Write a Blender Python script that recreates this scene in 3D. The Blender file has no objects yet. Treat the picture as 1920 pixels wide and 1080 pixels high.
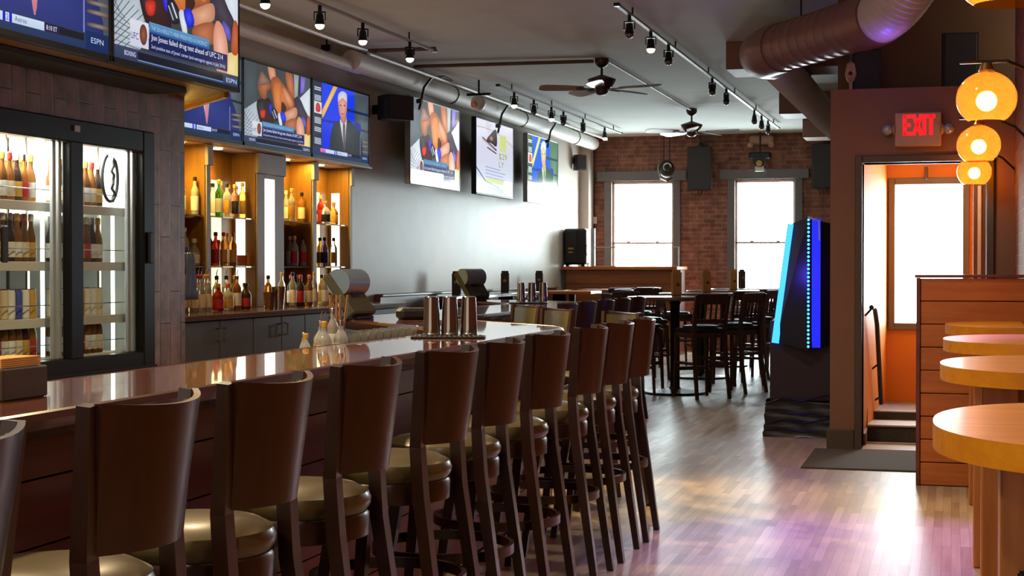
import bpy, math, random
from mathutils import Vector, Matrix, Euler
random.seed(7)
SC = bpy.context.scene
COL = SC.collection
PI = math.pi

# ------------------------------------------------------------------ mesh builder
class MB:
    def __init__(s):
        s.v = []; s.f = []; s.sm = []; s.mi = []; s.m = 0; s.smooth = False
    def add(s, verts, faces, smooth=None):
        o = len(s.v); s.v += [tuple(p) for p in verts]
        for f in faces:
            s.f.append([i + o for i in f]); s.sm.append(s.smooth if smooth is None else smooth); s.mi.append(s.m)
        return s
    def box(s, x0, x1, y0, y1, z0, z1, b=0.0, M=None):
        if b > 0:
            b = min(b, (x1-x0)*.45, (y1-y0)*.45, (z1-z0)*.45)
            V = []; F = []
            X = (x0, x0+b, x1-b, x1); Y = (y0, y0+b, y1-b, y1); Z = (z0, z0+b, z1-b, z1)
            idx = {}
            def vi(i, j, k):
                c = (1 if i in (1, 2) else 0) + (1 if j in (1, 2) else 0) + (1 if k in (1, 2) else 0)
                if (i, j, k) not in idx:
                    idx[(i, j, k)] = len(V); V.append((X[i], Y[j], Z[k]))
                return idx[(i, j, k)]
            for k, fl in ((0, 1), (3, 0)):
                q = [vi(1, 1, k), vi(2, 1, k), vi(2, 2, k), vi(1, 2, k)]; F.append(q[::-1] if fl else q)
            for j, fl in ((0, 0), (3, 1)):
                q = [vi(1, j, 1), vi(2, j, 1), vi(2, j, 2), vi(1, j, 2)]; F.append(q[::-1] if fl else q)
            for i, fl in ((0, 1), (3, 0)):
                q = [vi(i, 1, 1), vi(i, 2, 1), vi(i, 2, 2), vi(i, 1, 2)]; F.append(q[::-1] if fl else q)
            def g(a): return (1 if a == 0 else 2)
            for j in (0, 3):
                for k in (0, 3):
                    F.append([vi(1, j, g(k)), vi(2, j, g(k)), vi(2, g(j), k), vi(1, g(j), k)])
            for i in (0, 3):
                for k in (0, 3):
                    F.append([vi(i, 1, g(k)), vi(i, 2, g(k)), vi(g(i), 2, k), vi(g(i), 1, k)])
            for i in (0, 3):
                for j in (0, 3):
                    F.append([vi(i, g(j), 1), vi(i, g(j), 2), vi(g(i), j, 2), vi(g(i), j, 1)])
            for i in (0, 3):
                for j in (0, 3):
                    for k in (0, 3):
                        F.append([vi(i, g(j), g(k)), vi(g(i), j, g(k)), vi(g(i), g(j), k)])
        else:
            V = [(x, y, z) for z in (z0, z1) for y in (y0, y1) for x in (x0, x1)]
            F = [[0, 2, 3, 1], [4, 5, 7, 6], [0, 1, 5, 4], [2, 6, 7, 3], [0, 4, 6, 2], [1, 3, 7, 5]]
        if M is not None: V = [tuple(M @ Vector(p)) for p in V]
        return s.add(V, F, False)
    def cbox(s, c, d, b=0.0, R=None):
        M = Matrix.Translation(Vector(c))
        if R is not None: M = M @ Euler(R).to_matrix().to_4x4()
        return s.box(-d[0]/2, d[0]/2, -d[1]/2, d[1]/2, -d[2]/2, d[2]/2, b, M)
    def lathe(s, prof, n=24, c=(0, 0, 0), caps=True, M=None, smooth=True):
        V = []; F = []
        for r, z in prof:
            for i in range(n):
                a = 2*PI*i/n
                V.append((r*math.cos(a), r*math.sin(a), z))
        for k in range(len(prof)-1):
            for i in range(n):
                j = (i+1) % n
                F.append([k*n+i, k*n+j, (k+1)*n+j, (k+1)*n+i])
        if caps:
            F.append(list(range(n))[::-1]); F.append([(len(prof)-1)*n+i for i in range(n)])
        T = Matrix.Translation(Vector(c))
        if M is not None: T = T @ M
        return s.add([tuple(T @ Vector(p)) for p in V], F, smooth)
    def cyl(s, p0, p1, r0, r1=None, n=14, smooth=True):
        r1 = r0 if r1 is None else r1
        p0 = Vector(p0); p1 = Vector(p1); d = p1-p0
        q = d.to_track_quat('Z', 'Y').to_matrix().to_4x4()
        return s.lathe([(r0, 0), (r1, d.length)], n, p0, True, q, smooth)
    def tube(s, pts, r, n=8, closed=False, rect=None, smooth=True, up=None):
        """sweep a circle (or rect=(w,h) list/tuple) along pts; r may be list"""
        P = [Vector(p) for p in pts]; m = len(P)
        R = r if isinstance(r, (list, tuple)) else [r]*m
        V = []; F = []
        prevx = None
        for i, p in enumerate(P):
            if closed: t = P[(i+1) % m]-P[i-1]
            else: t = P[min(i+1, m-1)]-P[max(i-1, 0)]
            t.normalize()
            if up is not None:
                x = t.cross(Vector(up))
                if x.length < 1e-4: x = Vector((1, 0, 0))
            elif prevx is None:
                x = t.cross(Vector((0, 0, 1)))
                if x.length < 1e-3: x = t.cross(Vector((0, 1, 0)))
            else:
                x = prevx - t*prevx.dot(t)
            x.normalize(); prevx = x; y = t.cross(x)
            if rect is not None:
                w, h = rect[i] if isinstance(rect[0], (list, tuple)) else rect
                for a, b in ((-1, -1), (1, -1), (1, 1), (-1, 1)): V.append(p+x*a*w/2+y*b*h/2)
            else:
                for k in range(n):
                    a = 2*PI*k/n; V.append(p+x*math.cos(a)*R[i]+y*math.sin(a)*R[i])
        nn = 4 if rect is not None else n
        for i in range(m if closed else m-1):
            j = (i+1) % m
            for k in range(nn):
                l = (k+1) % nn
                F.append([i*nn+k, i*nn+l, j*nn+l, j*nn+k])
        if not closed:
            F.append(list(range(nn))[::-1]); F.append([(m-1)*nn+k for k in range(nn)])
        return s.add([tuple(p) for p in V], F, smooth and rect is None)
    def prism(s, poly, z0, z1, M=None, smooth=False):
        n = len(poly)
        V = [(x, y, z0) for x, y in poly]+[(x, y, z1) for x, y in poly]
        if M is not None: V = [tuple(M @ Vector(p)) for p in V]
        F = [list(range(n))[::-1], list(range(n, 2*n))]
        s.add(V, F, False)
        o = len(s.v)-2*n
        for i in range(n):
            j = (i+1) % n
            s.f.append([o+i, o+j, o+n+j, o+n+i]); s.sm.append(smooth); s.mi.append(s.m)
        return s
    def sphere(s, c, r, n=16, m=10, sc=(1, 1, 1)):
        V = [(c[0], c[1], c[2]-r*sc[2])]; F = []
        for k in range(1, m):
            t = PI*k/m-PI/2
            for i in range(n):
                a = 2*PI*i/n
                V.append((c[0]+r*sc[0]*math.cos(t)*math.cos(a), c[1]+r*sc[1]*math.cos(t)*math.sin(a), c[2]+r*sc[2]*math.sin(t)))
        V.append((c[0], c[1], c[2]+r*sc[2])); L = len(V)-1
        for i in range(n): F.append([0, 1+(i+1) % n, 1+i]); F.append([L, 1+(m-2)*n+i, 1+(m-2)*n+(i+1) % n])
        for k in range(m-2):
            for i in range(n):
                j = (i+1) % n
                F.append([1+k*n+i, 1+k*n+j, 1+(k+1)*n+j, 1+(k+1)*n+i])
        return s.add(V, F, True)
    def quad(s, a, b, c, d): return s.add([a, b, c, d], [[0, 1, 2, 3]], False)
    def build(s, name, mats, parent=None, loc=None, rot=None, sharp=35):
        me = bpy.data.meshes.new(name); me.from_pydata(s.v, [], s.f); me.validate(); me.update()
        if len(me.polygons) == len(s.sm):
            me.polygons.foreach_set('use_smooth', s.sm); me.polygons.foreach_set('material_index', s.mi)
        import bmesh
        bm = bmesh.new(); bm.from_mesh(me); bmesh.ops.recalc_face_normals(bm, faces=bm.faces); bm.to_mesh(me); bm.free()
        if any(s.sm): me.set_sharp_from_angle(angle=math.radians(sharp))
        for m in (mats if isinstance(mats, (list, tuple)) else [mats]): me.materials.append(m)
        o = bpy.data.objects.new(name, me); COL.objects.link(o)
        if parent is not None: o.parent = parent
        if loc is not None: o.location = loc
        if rot is not None: o.rotation_euler = rot
        return o

def tag(o, label=None, cat=None, group=None, kind=None):
    if label: o['label'] = label
    if cat: o['category'] = cat
    if group: o['group'] = group
    if kind: o['kind'] = kind
    return o
def thing(name, label, cat, loc=(0, 0, 0), rz=0, group=None):
    o = bpy.data.objects.new(name, None); COL.objects.link(o); o.empty_display_size = .1
    o.location = loc; o.rotation_euler = (0, 0, rz)
    return tag(o, label, cat, group)
def copy_tree(o, parent=None):
    c = o.copy(); COL.objects.link(c); c.parent = parent
    for ch in list(o.children): copy_tree(ch, c)
    return c
def place(proto, used, loc, rz, label, group=None, scale=None):
    o = copy_tree(proto) if used else proto
    o.location = loc; o.rotation_euler = (0, 0, rz); o['label'] = label
    if group: o['group'] = group
    if scale: o.scale = scale if isinstance(scale, (tuple, list)) else (scale,)*3
    return o
def struct(o, kind='structure'):
    o['kind'] = kind; return o
ORD = ['first', 'second', 'third', 'fourth', 'fifth', 'sixth', 'seventh', 'eighth', 'ninth', 'tenth', 'eleventh', 'twelfth', 'thirteenth', 'fourteenth', 'fifteenth', 'sixteenth']

# ------------------------------------------------------------------ materials
def hx(r, g, b):
    """sRGB 0..255 -> linear"""
    def f(c):
        c /= 255
        return c/12.92 if c <= .04045 else ((c+.055)/1.055)**2.4
    return (f(r), f(g), f(b), 1)
def newmat(name):
    m = bpy.data.materials.new(name); m.use_nodes = True
    nt = m.node_tree; p = nt.nodes['Principled BSDF']
    return m, nt, p
def L(nt, a, b): nt.links.new(a, b)
def setp(p, **k):
    names = dict(rough='Roughness', metal='Metallic', spec='Specular IOR Level', coat='Coat Weight', coatr='Coat Roughness', trans='Transmission Weight', ior='IOR', alpha='Alpha', sheen='Sheen Weight', sub='Subsurface Weight')
    for a, v in k.items(): p.inputs[names[a]].default_value = v
def coords(nt, kind='Object', order=None, scale=(1, 1, 1)):
    """texture coordinates; order e.g. 'xzy' swaps axes"""
    if kind == 'World':
        g = nt.nodes.new('ShaderNodeNewGeometry'); out = g.outputs['Position']
    else:
        t = nt.nodes.new('ShaderNodeTexCoord'); out = t.outputs[kind]
    if order:
        s = nt.nodes.new('ShaderNodeSeparateXYZ'); c = nt.nodes.new('ShaderNodeCombineXYZ'); L(nt, out, s.inputs[0])
        for i, a in enumerate(order): L(nt, s.outputs['xyz'.index(a)], c.inputs[i])
        out = c.outputs[0]
    mp = nt.nodes.new('ShaderNodeMapping'); mp.inputs['Scale'].default_value = scale; L(nt, out, mp.inputs['Vector'])
    return mp.outputs[0]
def ramp(nt, fac, stops):
    r = nt.nodes.new('ShaderNodeValToRGB'); e = r.color_ramp.elements
    while len(e) < len(stops): e.new(.5)
    for i, (p, c) in enumerate(stops): e[i].position = p; e[i].color = c
    L(nt, fac, r.inputs[0]); return r.outputs[0]
def noise(nt, vec, scale=5, detail=3, rough=.55):
    n = nt.nodes.new('ShaderNodeTexNoise'); n.inputs['Scale'].default_value = scale; n.inputs['Detail'].default_value = detail; n.inputs['Roughness'].default_value = rough
    L(nt, vec, n.inputs['Vector']); return n.outputs['Fac']
def bump(nt, p, h, strength=.2, dist=.01):
    b = nt.nodes.new('ShaderNodeBump'); b.inputs['Strength'].default_value = strength; b.inputs['Distance'].default_value = dist
    L(nt, h, b.inputs['Height']); L(nt, b.outputs[0], p.inputs['Normal'])
def dim(c, k): return (c[0]*k, c[1]*k, c[2]*k, 1)
def mixc(nt, a, b, fac, mode='MIX'):
    m = nt.nodes.new('ShaderNodeMix'); m.data_type = 'RGBA'; m.blend_type = mode
    for s, v in ((m.inputs[0], fac), (m.inputs[6], a), (m.inputs[7], b)):
        if hasattr(v, 'links'): L(nt, v, s)
        else: s.default_value = v
    return m.outputs[2]
def plain(name, c, rough=.5, var=.12, scale=12, kind='Object', **k):
    m, nt, p = newmat(name); setp(p, rough=rough, **k)
    n = noise(nt, coords(nt, kind), scale)
    L(nt, ramp(nt, n, [(.3, dim(c, 1-var)), (.7, dim(c, 1+var))]), p.inputs['Base Color'])
    return m
def wood(name, c1, c2, rough=.35, axis='z', scale=1.0, kind='Object', coat=0, coatr=.05, bumps=.05):
    m, nt, p = newmat(name); setp(p, rough=rough, coat=coat, coatr=coatr)
    sc = [14*scale]*3; sc['xyz'.index(axis)] = 1.2*scale
    v = coords(nt, kind, None, sc)
    n = noise(nt, v, 2.2, 6, .62)
    v2 = coords(nt, kind, None, [a*5 for a in sc]); n2 = noise(nt, v2, 3, 2)
    col = ramp(nt, n, [(.28, c2), (.5, tuple((a+b)/2 for a, b in zip(c1, c2))), (.72, c1)])
    col = mixc(nt, col, dim(c2, .75), mixf(nt, n2, .28))
    L(nt, col, p.inputs['Base Color'])
    if bumps: bump(nt, p, n2, bumps, .003)
    return m
def mixf(nt, f, k):
    a = nt.nodes.new('ShaderNodeMath'); a.operation = 'MULTIPLY'; L(nt, f, a.inputs[0]); a.inputs[1].default_value = k; return a.outputs[0]
def emis(name, c, s=1.0):
    m, nt, p = newmat(name); p.inputs['Base Color'].default_value = (.02, .02, .02, 1)
    p.inputs['Emission Color'].default_value = c; p.inputs['Emission Strength'].default_value = s; setp(p, rough=.4)
    return m
def glassy(name, c, trans=.75, rough=.08, ior=1.2, spec=.5):
    m, nt, p = newmat(name); p.inputs['Base Color'].default_value = c
    n = noise(nt, coords(nt, 'Object'), 6)
    L(nt, ramp(nt, n, [(.3, dim(c, .9)), (.7, dim(c, 1.06))]), p.inputs['Base Color'])
    setp(p, rough=rough, trans=trans, ior=ior, spec=spec); return m
def schlick(nt, f0):
    w = nt.nodes.new('ShaderNodeLayerWeight'); w.inputs[0].default_value = .5
    a = nt.nodes.new('ShaderNodeMath'); a.operation = 'POWER'; L(nt, w.outputs['Facing'], a.inputs[0]); a.inputs[1].default_value = 5
    b = nt.nodes.new('ShaderNodeMath'); b.operation = 'MULTIPLY_ADD'; L(nt, a.outputs[0], b.inputs[0]); b.inputs[1].default_value = 1-f0; b.inputs[2].default_value = f0
    return b.outputs[0]
def pane(name, tint=(.93, .97, .96, 1), refl=.08):
    m = bpy.data.materials.new(name); m.use_nodes = True; nt = m.node_tree; nt.nodes.clear()
    o = nt.nodes.new('ShaderNodeOutputMaterial'); t = nt.nodes.new('ShaderNodeBsdfTransparent'); g = nt.nodes.new('ShaderNodeBsdfGlossy'); x = nt.nodes.new('ShaderNodeMixShader')
    t.inputs[0].default_value = tint; g.inputs['Roughness'].default_value = .03
    L(nt, schlick(nt, .035), x.inputs[0]); L(nt, t.outputs[0], x.inputs[1]); L(nt, g.outputs[0], x.inputs[2]); L(nt, x.outputs[0], o.inputs[0])
    return m
def bricks(name, order, bw, rh, mortar, c1, c2, cm, rough=.8, kind='World', bstr=.5, offset=.5, extra=None, squash=1):
    m, nt, p = newmat(name); setp(p, rough=rough)
    v = coords(nt, kind, order)
    b = nt.nodes.new('ShaderNodeTexBrick'); b.offset = offset
    b.inputs['Scale'].default_value = 1; b.inputs['Brick Width'].default_value = bw; b.inputs['Row Height'].default_value = rh
    b.inputs['Mortar Size'].default_value = mortar; b.inputs['Mortar Smooth'].default_value = .3; b.inputs['Bias'].default_value = 0
    b.inputs['Color1'].default_value = c1; b.inputs['Color2'].default_value = c2; b.inputs['Mortar'].default_value = cm
    L(nt, v, b.inputs['Vector'])
    n = noise(nt, coords(nt, kind), 7, 5)
    col = mixc(nt, b.outputs['Color'], ramp(nt, n, [(.3, (.55, .5, .48, 1)), (.7, (1.35, 1.3, 1.28, 1))]), 1.0, 'MULTIPLY')
    L(nt, col, p.inputs['Base Color'])
    inv = nt.nodes.new('ShaderNodeMath'); inv.operation = 'SUBTRACT'; inv.inputs[0].default_value = 1; L(nt, b.outputs['Fac'], inv.inputs[1])
    if bstr: bump(nt, p, inv.outputs[0], bstr, .006)
    return m, nt, p, b, n
th0 = math.atan(825/2900)
# ------------------------------------------------------------------ palette
M_stoolwood = wood('stool_wood', hx(56, 26, 15), hx(30, 13, 7), .34, 'z', 1, coat=.15, coatr=.18)
M_stoolback = wood('stool_back_wood', hx(62, 28, 15), hx(38, 16, 8), .34, 'z', .8, coat=.15, coatr=.2)
M_vinyl = plain('olive_vinyl', hx(86, 76, 48), .32, .08, 30, coat=.15)
M_bartop = wood('bar_top_wood', hx(150, 76, 32), hx(104, 46, 18), .22, 'y', .6, 'World', coat=1.0, coatr=.03, bumps=0)
M_barnose = wood('bar_nose_wood', hx(92, 50, 26), hx(52, 25, 14), .25, 'y', .8, 'World', coat=.8, coatr=.08)
M_barfront = wood('bar_front_wood', hx(128, 52, 28), hx(88, 32, 18), .4, 'y', .5, 'World', coat=.2, coatr=.2)
M_gap = plain('dark_gap', hx(22, 14, 10), .8)
M_pine = wood('pine_planks', hx(208, 122, 42), hx(172, 88, 26), .45, 'x', .7, 'World', coat=.15, coatr=.2)
M_pinev = wood('pine_posts', hx(192, 124, 54), hx(150, 90, 36), .45, 'z', .8, 'World', coat=.15, coatr=.2)
M_oaktop = wood('oak_table_top', hx(234, 160, 30), hx(208, 130, 20), .42, 'x', .6, 'World', coat=.10, coatr=.15)
M_djwood = wood('booth_wood', hx(158, 92, 48), hx(124, 66, 34), .45, 'x', .5, 'World')
M_black = plain('black_plastic', hx(18, 17, 18), .5)
M_blackmet = plain('black_metal', hx(20, 19, 19), .35, metal=.3)
M_darkbrown = plain('dark_brown_paint', hx(62, 48, 38), .55)
M_steel = plain('brushed_steel', hx(178, 178, 176), .22, .05, 40, metal=1.0)
M_chrome = plain('polished_steel', hx(150, 140, 130), .08, .03, 40, metal=1.0)
M_alu = plain('grey_aluminium', hx(158, 164, 164), .32, .05, metal=.8)
M_white = plain('white_plastic', hx(214, 208, 198), .45, .04)
M_cream = plain('cream_plastic', hx(196, 158, 130), .5, .05)
M_wall = plain('warm_grey_wall_paint', hx(202, 193, 182), .5, .04, 3, 'World')
M_wallbrown = plain('brown_wall_paint', hx(134, 94, 74), .6, .05, 3, 'World')
M_trim = plain('taupe_trim_paint', hx(84, 68, 58), .5, .06, 4, 'World')
M_wintrim = plain('grey_window_trim', hx(112, 108, 106), .5, .05, 4, 'World')
M_upper = plain('upper_wall_paint', hx(112, 82, 52), .7, .1, 2, 'World')
M_orange = plain('orange_wall_paint', hx(224, 146, 58), .6, .05, 2, 'World')
M_ceil = plain('ceiling_paint', hx(206, 213, 211), .9, .04, 2, 'World', spec=.1)
M_cab = plain('grey_cabinet_paint', hx(80, 82, 86), .45, .04)
M_pillar = plain('grey_pillar_paint', hx(150, 140, 132), .55, .04)
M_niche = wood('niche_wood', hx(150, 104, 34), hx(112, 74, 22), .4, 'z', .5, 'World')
M_counter = wood('counter_wood', hx(112, 78, 52), hx(76, 48, 30), .2, 'y', .8, 'World', coat=.8, coatr=.05)
M_duct = plain('brown_duct_metal', hx(142, 104, 90), .42, .06, 5, metal=.3)
M_ductgrey = plain('grey_duct_metal', hx(206, 204, 206), .4, .04, 5, metal=.12)
M_pipe = plain('white_pipe_jacket', hx(226, 226, 222), .6, .05)
M_conduit = plain('brown_conduit', hx(98, 74, 58), .45, metal=.3)
M_fan = plain('bronze_fan_metal', hx(70, 46, 36), .4, metal=.4)
M_blade = wood('fan_blade_wood', hx(186, 166, 152), hx(146, 124, 112), .35, 'x', .6)
M_speaker = plain('speaker_black', hx(40, 38, 38), .6)
M_grille = plain('speaker_grille', hx(52, 49, 48), .7, .25, 260)
M_carpet = plain('dark_carpet', hx(74, 70, 62), .95, .2, 90, 'World')
M_tread = plain('pale_stair_nosing', hx(190, 186, 178), .4, .06, 10, 'World')
M_landing = plain('grey_landing_floor', hx(140, 146, 152), .3, .08, 8, 'World')
M_maple = wood('threshold_wood', hx(196, 160, 112), hx(164, 126, 82), .35, 'x', .8, 'World')
M_plasticwrap = plain('black_plastic_wrap', hx(20, 14, 22), .3, .1, 6)
M_chairwood = wood('chair_dark_wood', hx(88, 58, 46), hx(54, 35, 29), .34, 'z', 1, coat=.3, coatr=.2)
M_tabletop = wood('dark_table_top', hx(120, 84, 56), hx(88, 58, 38), .28, 'y', .7, coat=.7, coatr=.12)
M_fridgein = plain('white_fridge_liner', hx(226, 228, 222), .4, .03)
M_led = emis('led_panel_white', (1.0, .93, .80, 1), 3.2)
M_ledwarm = emis('led_panel_warm', (1.0, .80, .42, 1), 1.5)
M_lednarrow = emis('led_tube', (.95, 1.0, .92, 1), 5)
M_ledblue = emis('blue_led_strip', (.03, .28, 1.0, 1), 2.4)
M_leddot = emis('blue_led_dots', (.05, .42, 1.0, 1), 3.0)
M_bluepanel = emis('blue_lit_edge', (.005, .012, .9, 1), 1.0)
M_exit = emis('exit_red', (1.0, .004, .008, 1), 1.6)
M_bulb = emis('warm_bulb', (1.0, .82, .55, 1), 62)
M_spotface = emis('spot_lamp_face', (1.0, .80, .5, 1), 14)
M_spotoff = plain('unlit_lamp_face', hx(120, 116, 110), .2, metal=.4)
M_downl = emis('downlight_face', (1.0, .78, .4, 1), 10)
M_glass = pane('clear_glass')
M_shelfglass = glassy('green_glass_shelf', (.72, .86, .74, 1), .7, .05, 1.3)
M_tumbler = glassy('tumbler_glass', (.96, .97, .93, 1), .92, .03, 1.35)
M_rail = plain('grey_track', hx(150, 146, 144), .5, .05, metal=.2)
M_amberrim = plain('brass_rod', hx(190, 150, 90), .25, metal=.9)
M_napkin = plain('tan_napkin', hx(226, 168, 92), .8)
M_menu = wood('menu_holder_wood', hx(232, 182, 116), hx(206, 150, 84), .4, 'z', 1.2)
M_menudark = plain('dark_menu_card', hx(54, 44, 34), .5)
M_red = plain('red_plastic', hx(170, 42, 30), .4)
M_goldink = plain('gold_print', hx(190, 150, 70), .4)
M_ltgrey = plain('light_grey_metal', hx(186, 190, 194), .3, .05, metal=.3)
M_slate = plain('pos_blue_grey', hx(120, 140, 156), .25, .05)
M_posdark = plain('pos_olive_dark', hx(66, 62, 40), .6)
M_bluecloth = plain('blue_cloth', hx(110, 130, 164), .85)
M_brass = plain('gold_metal_trim', hx(190, 150, 50), .25, metal=.8)

# brick walls, tiled wall, floor
M_brick = bricks('old_red_brick', 'xzy', .215, .075, .008, hx(150, 100, 80), hx(122, 78, 62), hx(148, 122, 106), .8)[0]
M_brickr = bricks('red_brick_side', 'yzx', .215, .075, .008, hx(132, 76, 66), hx(100, 56, 50), hx(122, 96, 88), .75)[0]
M_tile = bricks('taupe_wall_tile', 'zyx', .62, .15, .005, hx(144, 127, 130), hx(128, 113, 117), hx(30, 24, 24), .42, bstr=.25, offset=.37)[0]
def floor_mat():
    m, nt, p, b, n = bricks('maple_strip_floor', 'yxz', .58, .046, .0008, hx(192, 173, 148), hx(156, 134, 110), hx(122, 102, 82), .3, bstr=0, offset=.37)
    b.offset_frequency = 3
    v = coords(nt, 'World', None, (26, 1.6, 1)); g = noise(nt, v, 1.6, 6, .65)
    w = noise(nt, coords(nt, 'World', None, (.9, .35, 1)), 1.4, 3)
    c = mixc(nt, b.outputs['Color'], ramp(nt, g, [(.3, (.74, .71, .69, 1)), (.7, (1.12, 1.11, 1.10, 1))]), .7, 'MULTIPLY')
    c = mixc(nt, c, ramp(nt, w, [(.35, (.86, .84, .84, 1)), (.65, (1.06, 1.06, 1.07, 1))]), .8, 'MULTIPLY')
    L(nt, c, p.inputs['Base Color'])
    bw = nt.nodes.new('ShaderNodeRGBToBW'); L(nt, b.outputs['Color'], bw.inputs[0])
    ad = nt.nodes.new('ShaderNodeMath'); ad.operation = 'MULTIPLY_ADD'; L(nt, g, ad.inputs[0]); ad.inputs[1].default_value = .12; L(nt, mixf(nt, bw.outputs[0], -.16), ad.inputs[2])
    a2 = nt.nodes.new('ShaderNodeMath'); a2.operation = 'ADD'; L(nt, ad.outputs[0], a2.inputs[0]); a2.inputs[1].default_value = .375
    L(nt, a2.outputs[0], p.inputs['Roughness'])
    return m
M_floor = floor_mat()
# amber glass globe: part clear, part translucent
def amber():
    m = bpy.data.materials.new('amber_globe_glass'); m.use_nodes = True; nt = m.node_tree; nt.nodes.clear()
    o = nt.nodes.new('ShaderNodeOutputMaterial'); t = nt.nodes.new('ShaderNodeBsdfTransparent'); l = nt.nodes.new('ShaderNodeBsdfTranslucent'); g = nt.nodes.new('ShaderNodeBsdfGlossy')
    x = nt.nodes.new('ShaderNodeMixShader'); y = nt.nodes.new('ShaderNodeMixShader')
    n = noise(nt, coords(nt, 'Object'), 9)
    c = ramp(nt, n, [(.3, (1.0, .31, .03, 1)), (.7, (1.0, .37, .04, 1))])
    L(nt, c, t.inputs[0]); L(nt, c, l.inputs[0]); g.inputs['Roughness'].default_value = .05
    x.inputs[0].default_value = .2; L(nt, t.outputs[0], x.inputs[1]); L(nt, l.outputs[0], x.inputs[2])
    L(nt, schlick(nt, .03), y.inputs[0]); L(nt, x.outputs[0], y.inputs[1]); L(nt, g.outputs[0], y.inputs[2]); L(nt, y.outputs[0], o.inputs[0])
    return m
M_amber = amber()
def screenmat():
    m, nt, p = newmat('lit_screen'); a = nt.nodes.new('ShaderNodeVertexColor'); a.layer_name = 'Col'
    p.inputs['Base Color'].default_value = (.01, .01, .01, 1); setp(p, rough=.15)
    L(nt, a.outputs[0], p.inputs['Emission Color']); p.inputs['Emission Strength'].default_value = .85
    return m
M_screen = screenmat()

M_fridgeblack = plain('fridge_black', hx(11, 11, 12), .4, spec=.3)
M_stand = plain('dark_plum_stand', hx(46, 30, 40), .55)
M_bench = wood('bench_wood', hx(140, 108, 88), hx(106, 78, 62), .42, 'y', .6, 'World', coat=.15, coatr=.2)
M_soffitshade = plain('soffit_edge_shade', hx(40, 30, 25), .7, .06, 3, 'World')  # soffit lower edge, with the shade band below it put into the colour
# ------------------------------------------------------------------ the setting
XW, XR, YF, ZC = -6.15, .45, 26.25, 3.68
def S(name, fn, mats, kind='structure'):
    b = MB(); fn(b); o = b.build(name, mats); o['kind'] = kind; return o
LSH = [(-6.9, -3), (.8, -3), (.8, 14.4), (-.8, 14.4), (-.8, 26.6), (-6.9, 26.6)]
S('floor', lambda b: b.prism(LSH, -.1, 0), M_floor)
S('ceiling', lambda b: b.prism(LSH, ZC, ZC+.1), M_ceil)
NY = [(11.2, 12.03), (12.10, 13.03), (13.62, 14.32), (14.41, 15.31)]      # four bottle bays, along Y
NZ0, NZ1, ND = 1.05, 2.47, .25
def wl(b):
    b.box(-6.6, XW, -3, 11.2, 0, ZC); b.box(-6.6, XW, 15.31, YF+.3, 0, ZC)
    b.box(-6.6, XW, 11.2, 15.31, NZ1, ZC); b.box(-6.6, XW, 11.2, 15.31, 0, NZ0-.001)
    b.box(-6.6, XW-ND, 11.2, 15.31, NZ0, NZ1)
S('wall_left', wl, M_wall)
W1, W2, WZ = (-5.67, -4.60), (-3.54, -2.54), (.80, 2.89)
def wf(b):
    y0, y1 = YF, YF+.3
    for x0, x1 in ((-6.9, W1[0]), (W1[1], W2[0]), (W2[1], -.8)): b.box(x0, x1, y0, y1, 0, ZC)
    for w in (W1, W2): b.box(w[0], w[1], y0, y1, 0, WZ[0]); b.box(w[0], w[1], y0, y1, WZ[1], ZC)
S('wall_far', wf, M_brick)
S('wall_right', lambda b: b.box(XR, .8, -3, 12.23, 0, ZC), M_brickr)
# pilaster in the far left corner
S('trim_1', lambda b: b.box(XW, XW+.16, 25.85, YF, 0, ZC), M_wall)
# windows
for k, w in enumerate((W1, W2)):
    b = MB(); x0, x1 = w; z0, z1 = WZ
    t = .13
    b.box(x0-t, x0, YF-.035, YF-.001, z0-.12, z1+.02, .006); b.box(x1, x1+t, YF-.035, YF-.001, z0-.12, z1+.02, .006)
    b.box(x0-t-.13, x1+t+.11, YF-.05, YF-.001, z1+.02, z1+.19, .008)
    b.box(x0-t-.03, x1+t+.03, YF-.11, YF-.001, z0-.12, z0-.04, .006)
    root = b.build('window_%d' % (k+1), M_wintrim); root['kind'] = 'structure'
    b = MB()
    for a0, a1, c0, c1 in ((x0, x0+.035, z0, z1), (x1-.035, x1, z0, z1), (x0, x1, z0, z0+.05), (x0, x1, z1-.03, z1), (x0, x1, 1.825, 1.858)):
        b.box(a0, a1, YF+.06, YF+.11, c0, c1, .004)
    for xx in (x0+.28, x1-.28): b.box(xx-.03, xx+.03, YF+.045, YF+.07, 1.858, 1.875)
    o = b.build('sash_frame', M_white, root)
    b = MB(); b.box(x0+.03, x1-.03, YF+.083, YF+.087, z0+.04, z1-.02); b.build('pane', M_glass, root)
# tiled wall that holds the fridge
FX = -5.42
def tw(b):
    b.box(FX-.08, FX, -1, 7.77, 0, 2.66); b.box(FX-.08, FX, 9.78, 10.27, 0, 2.66)
    b.box(FX-.08, FX, 7.77, 9.78, 0, .72); b.box(FX-.08, FX, 7.77, 9.78, 2.36, 2.66)
    b.box(XW, FX-.08, 10.21, 10.27, 0, 2.66)
S('wall_fridge', tw, M_tile)
# dropped soffit over the fridge wall, gold lit underside
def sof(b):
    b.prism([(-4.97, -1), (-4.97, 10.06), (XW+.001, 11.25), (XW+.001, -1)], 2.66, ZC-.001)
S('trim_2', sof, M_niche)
S('trim_3', lambda b: b.box(-5.40, -5.10, -1, 9.7, 2.62, 2.659, .006), M_soffitshade)
b = MB(); b.tube([(-4.98, 10.07, 2.65), (XW+.01, 11.255, 2.65)], .02, 6, rect=(.035, .05)); tag(b.build('trim_4', M_brass), kind='structure')
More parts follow.
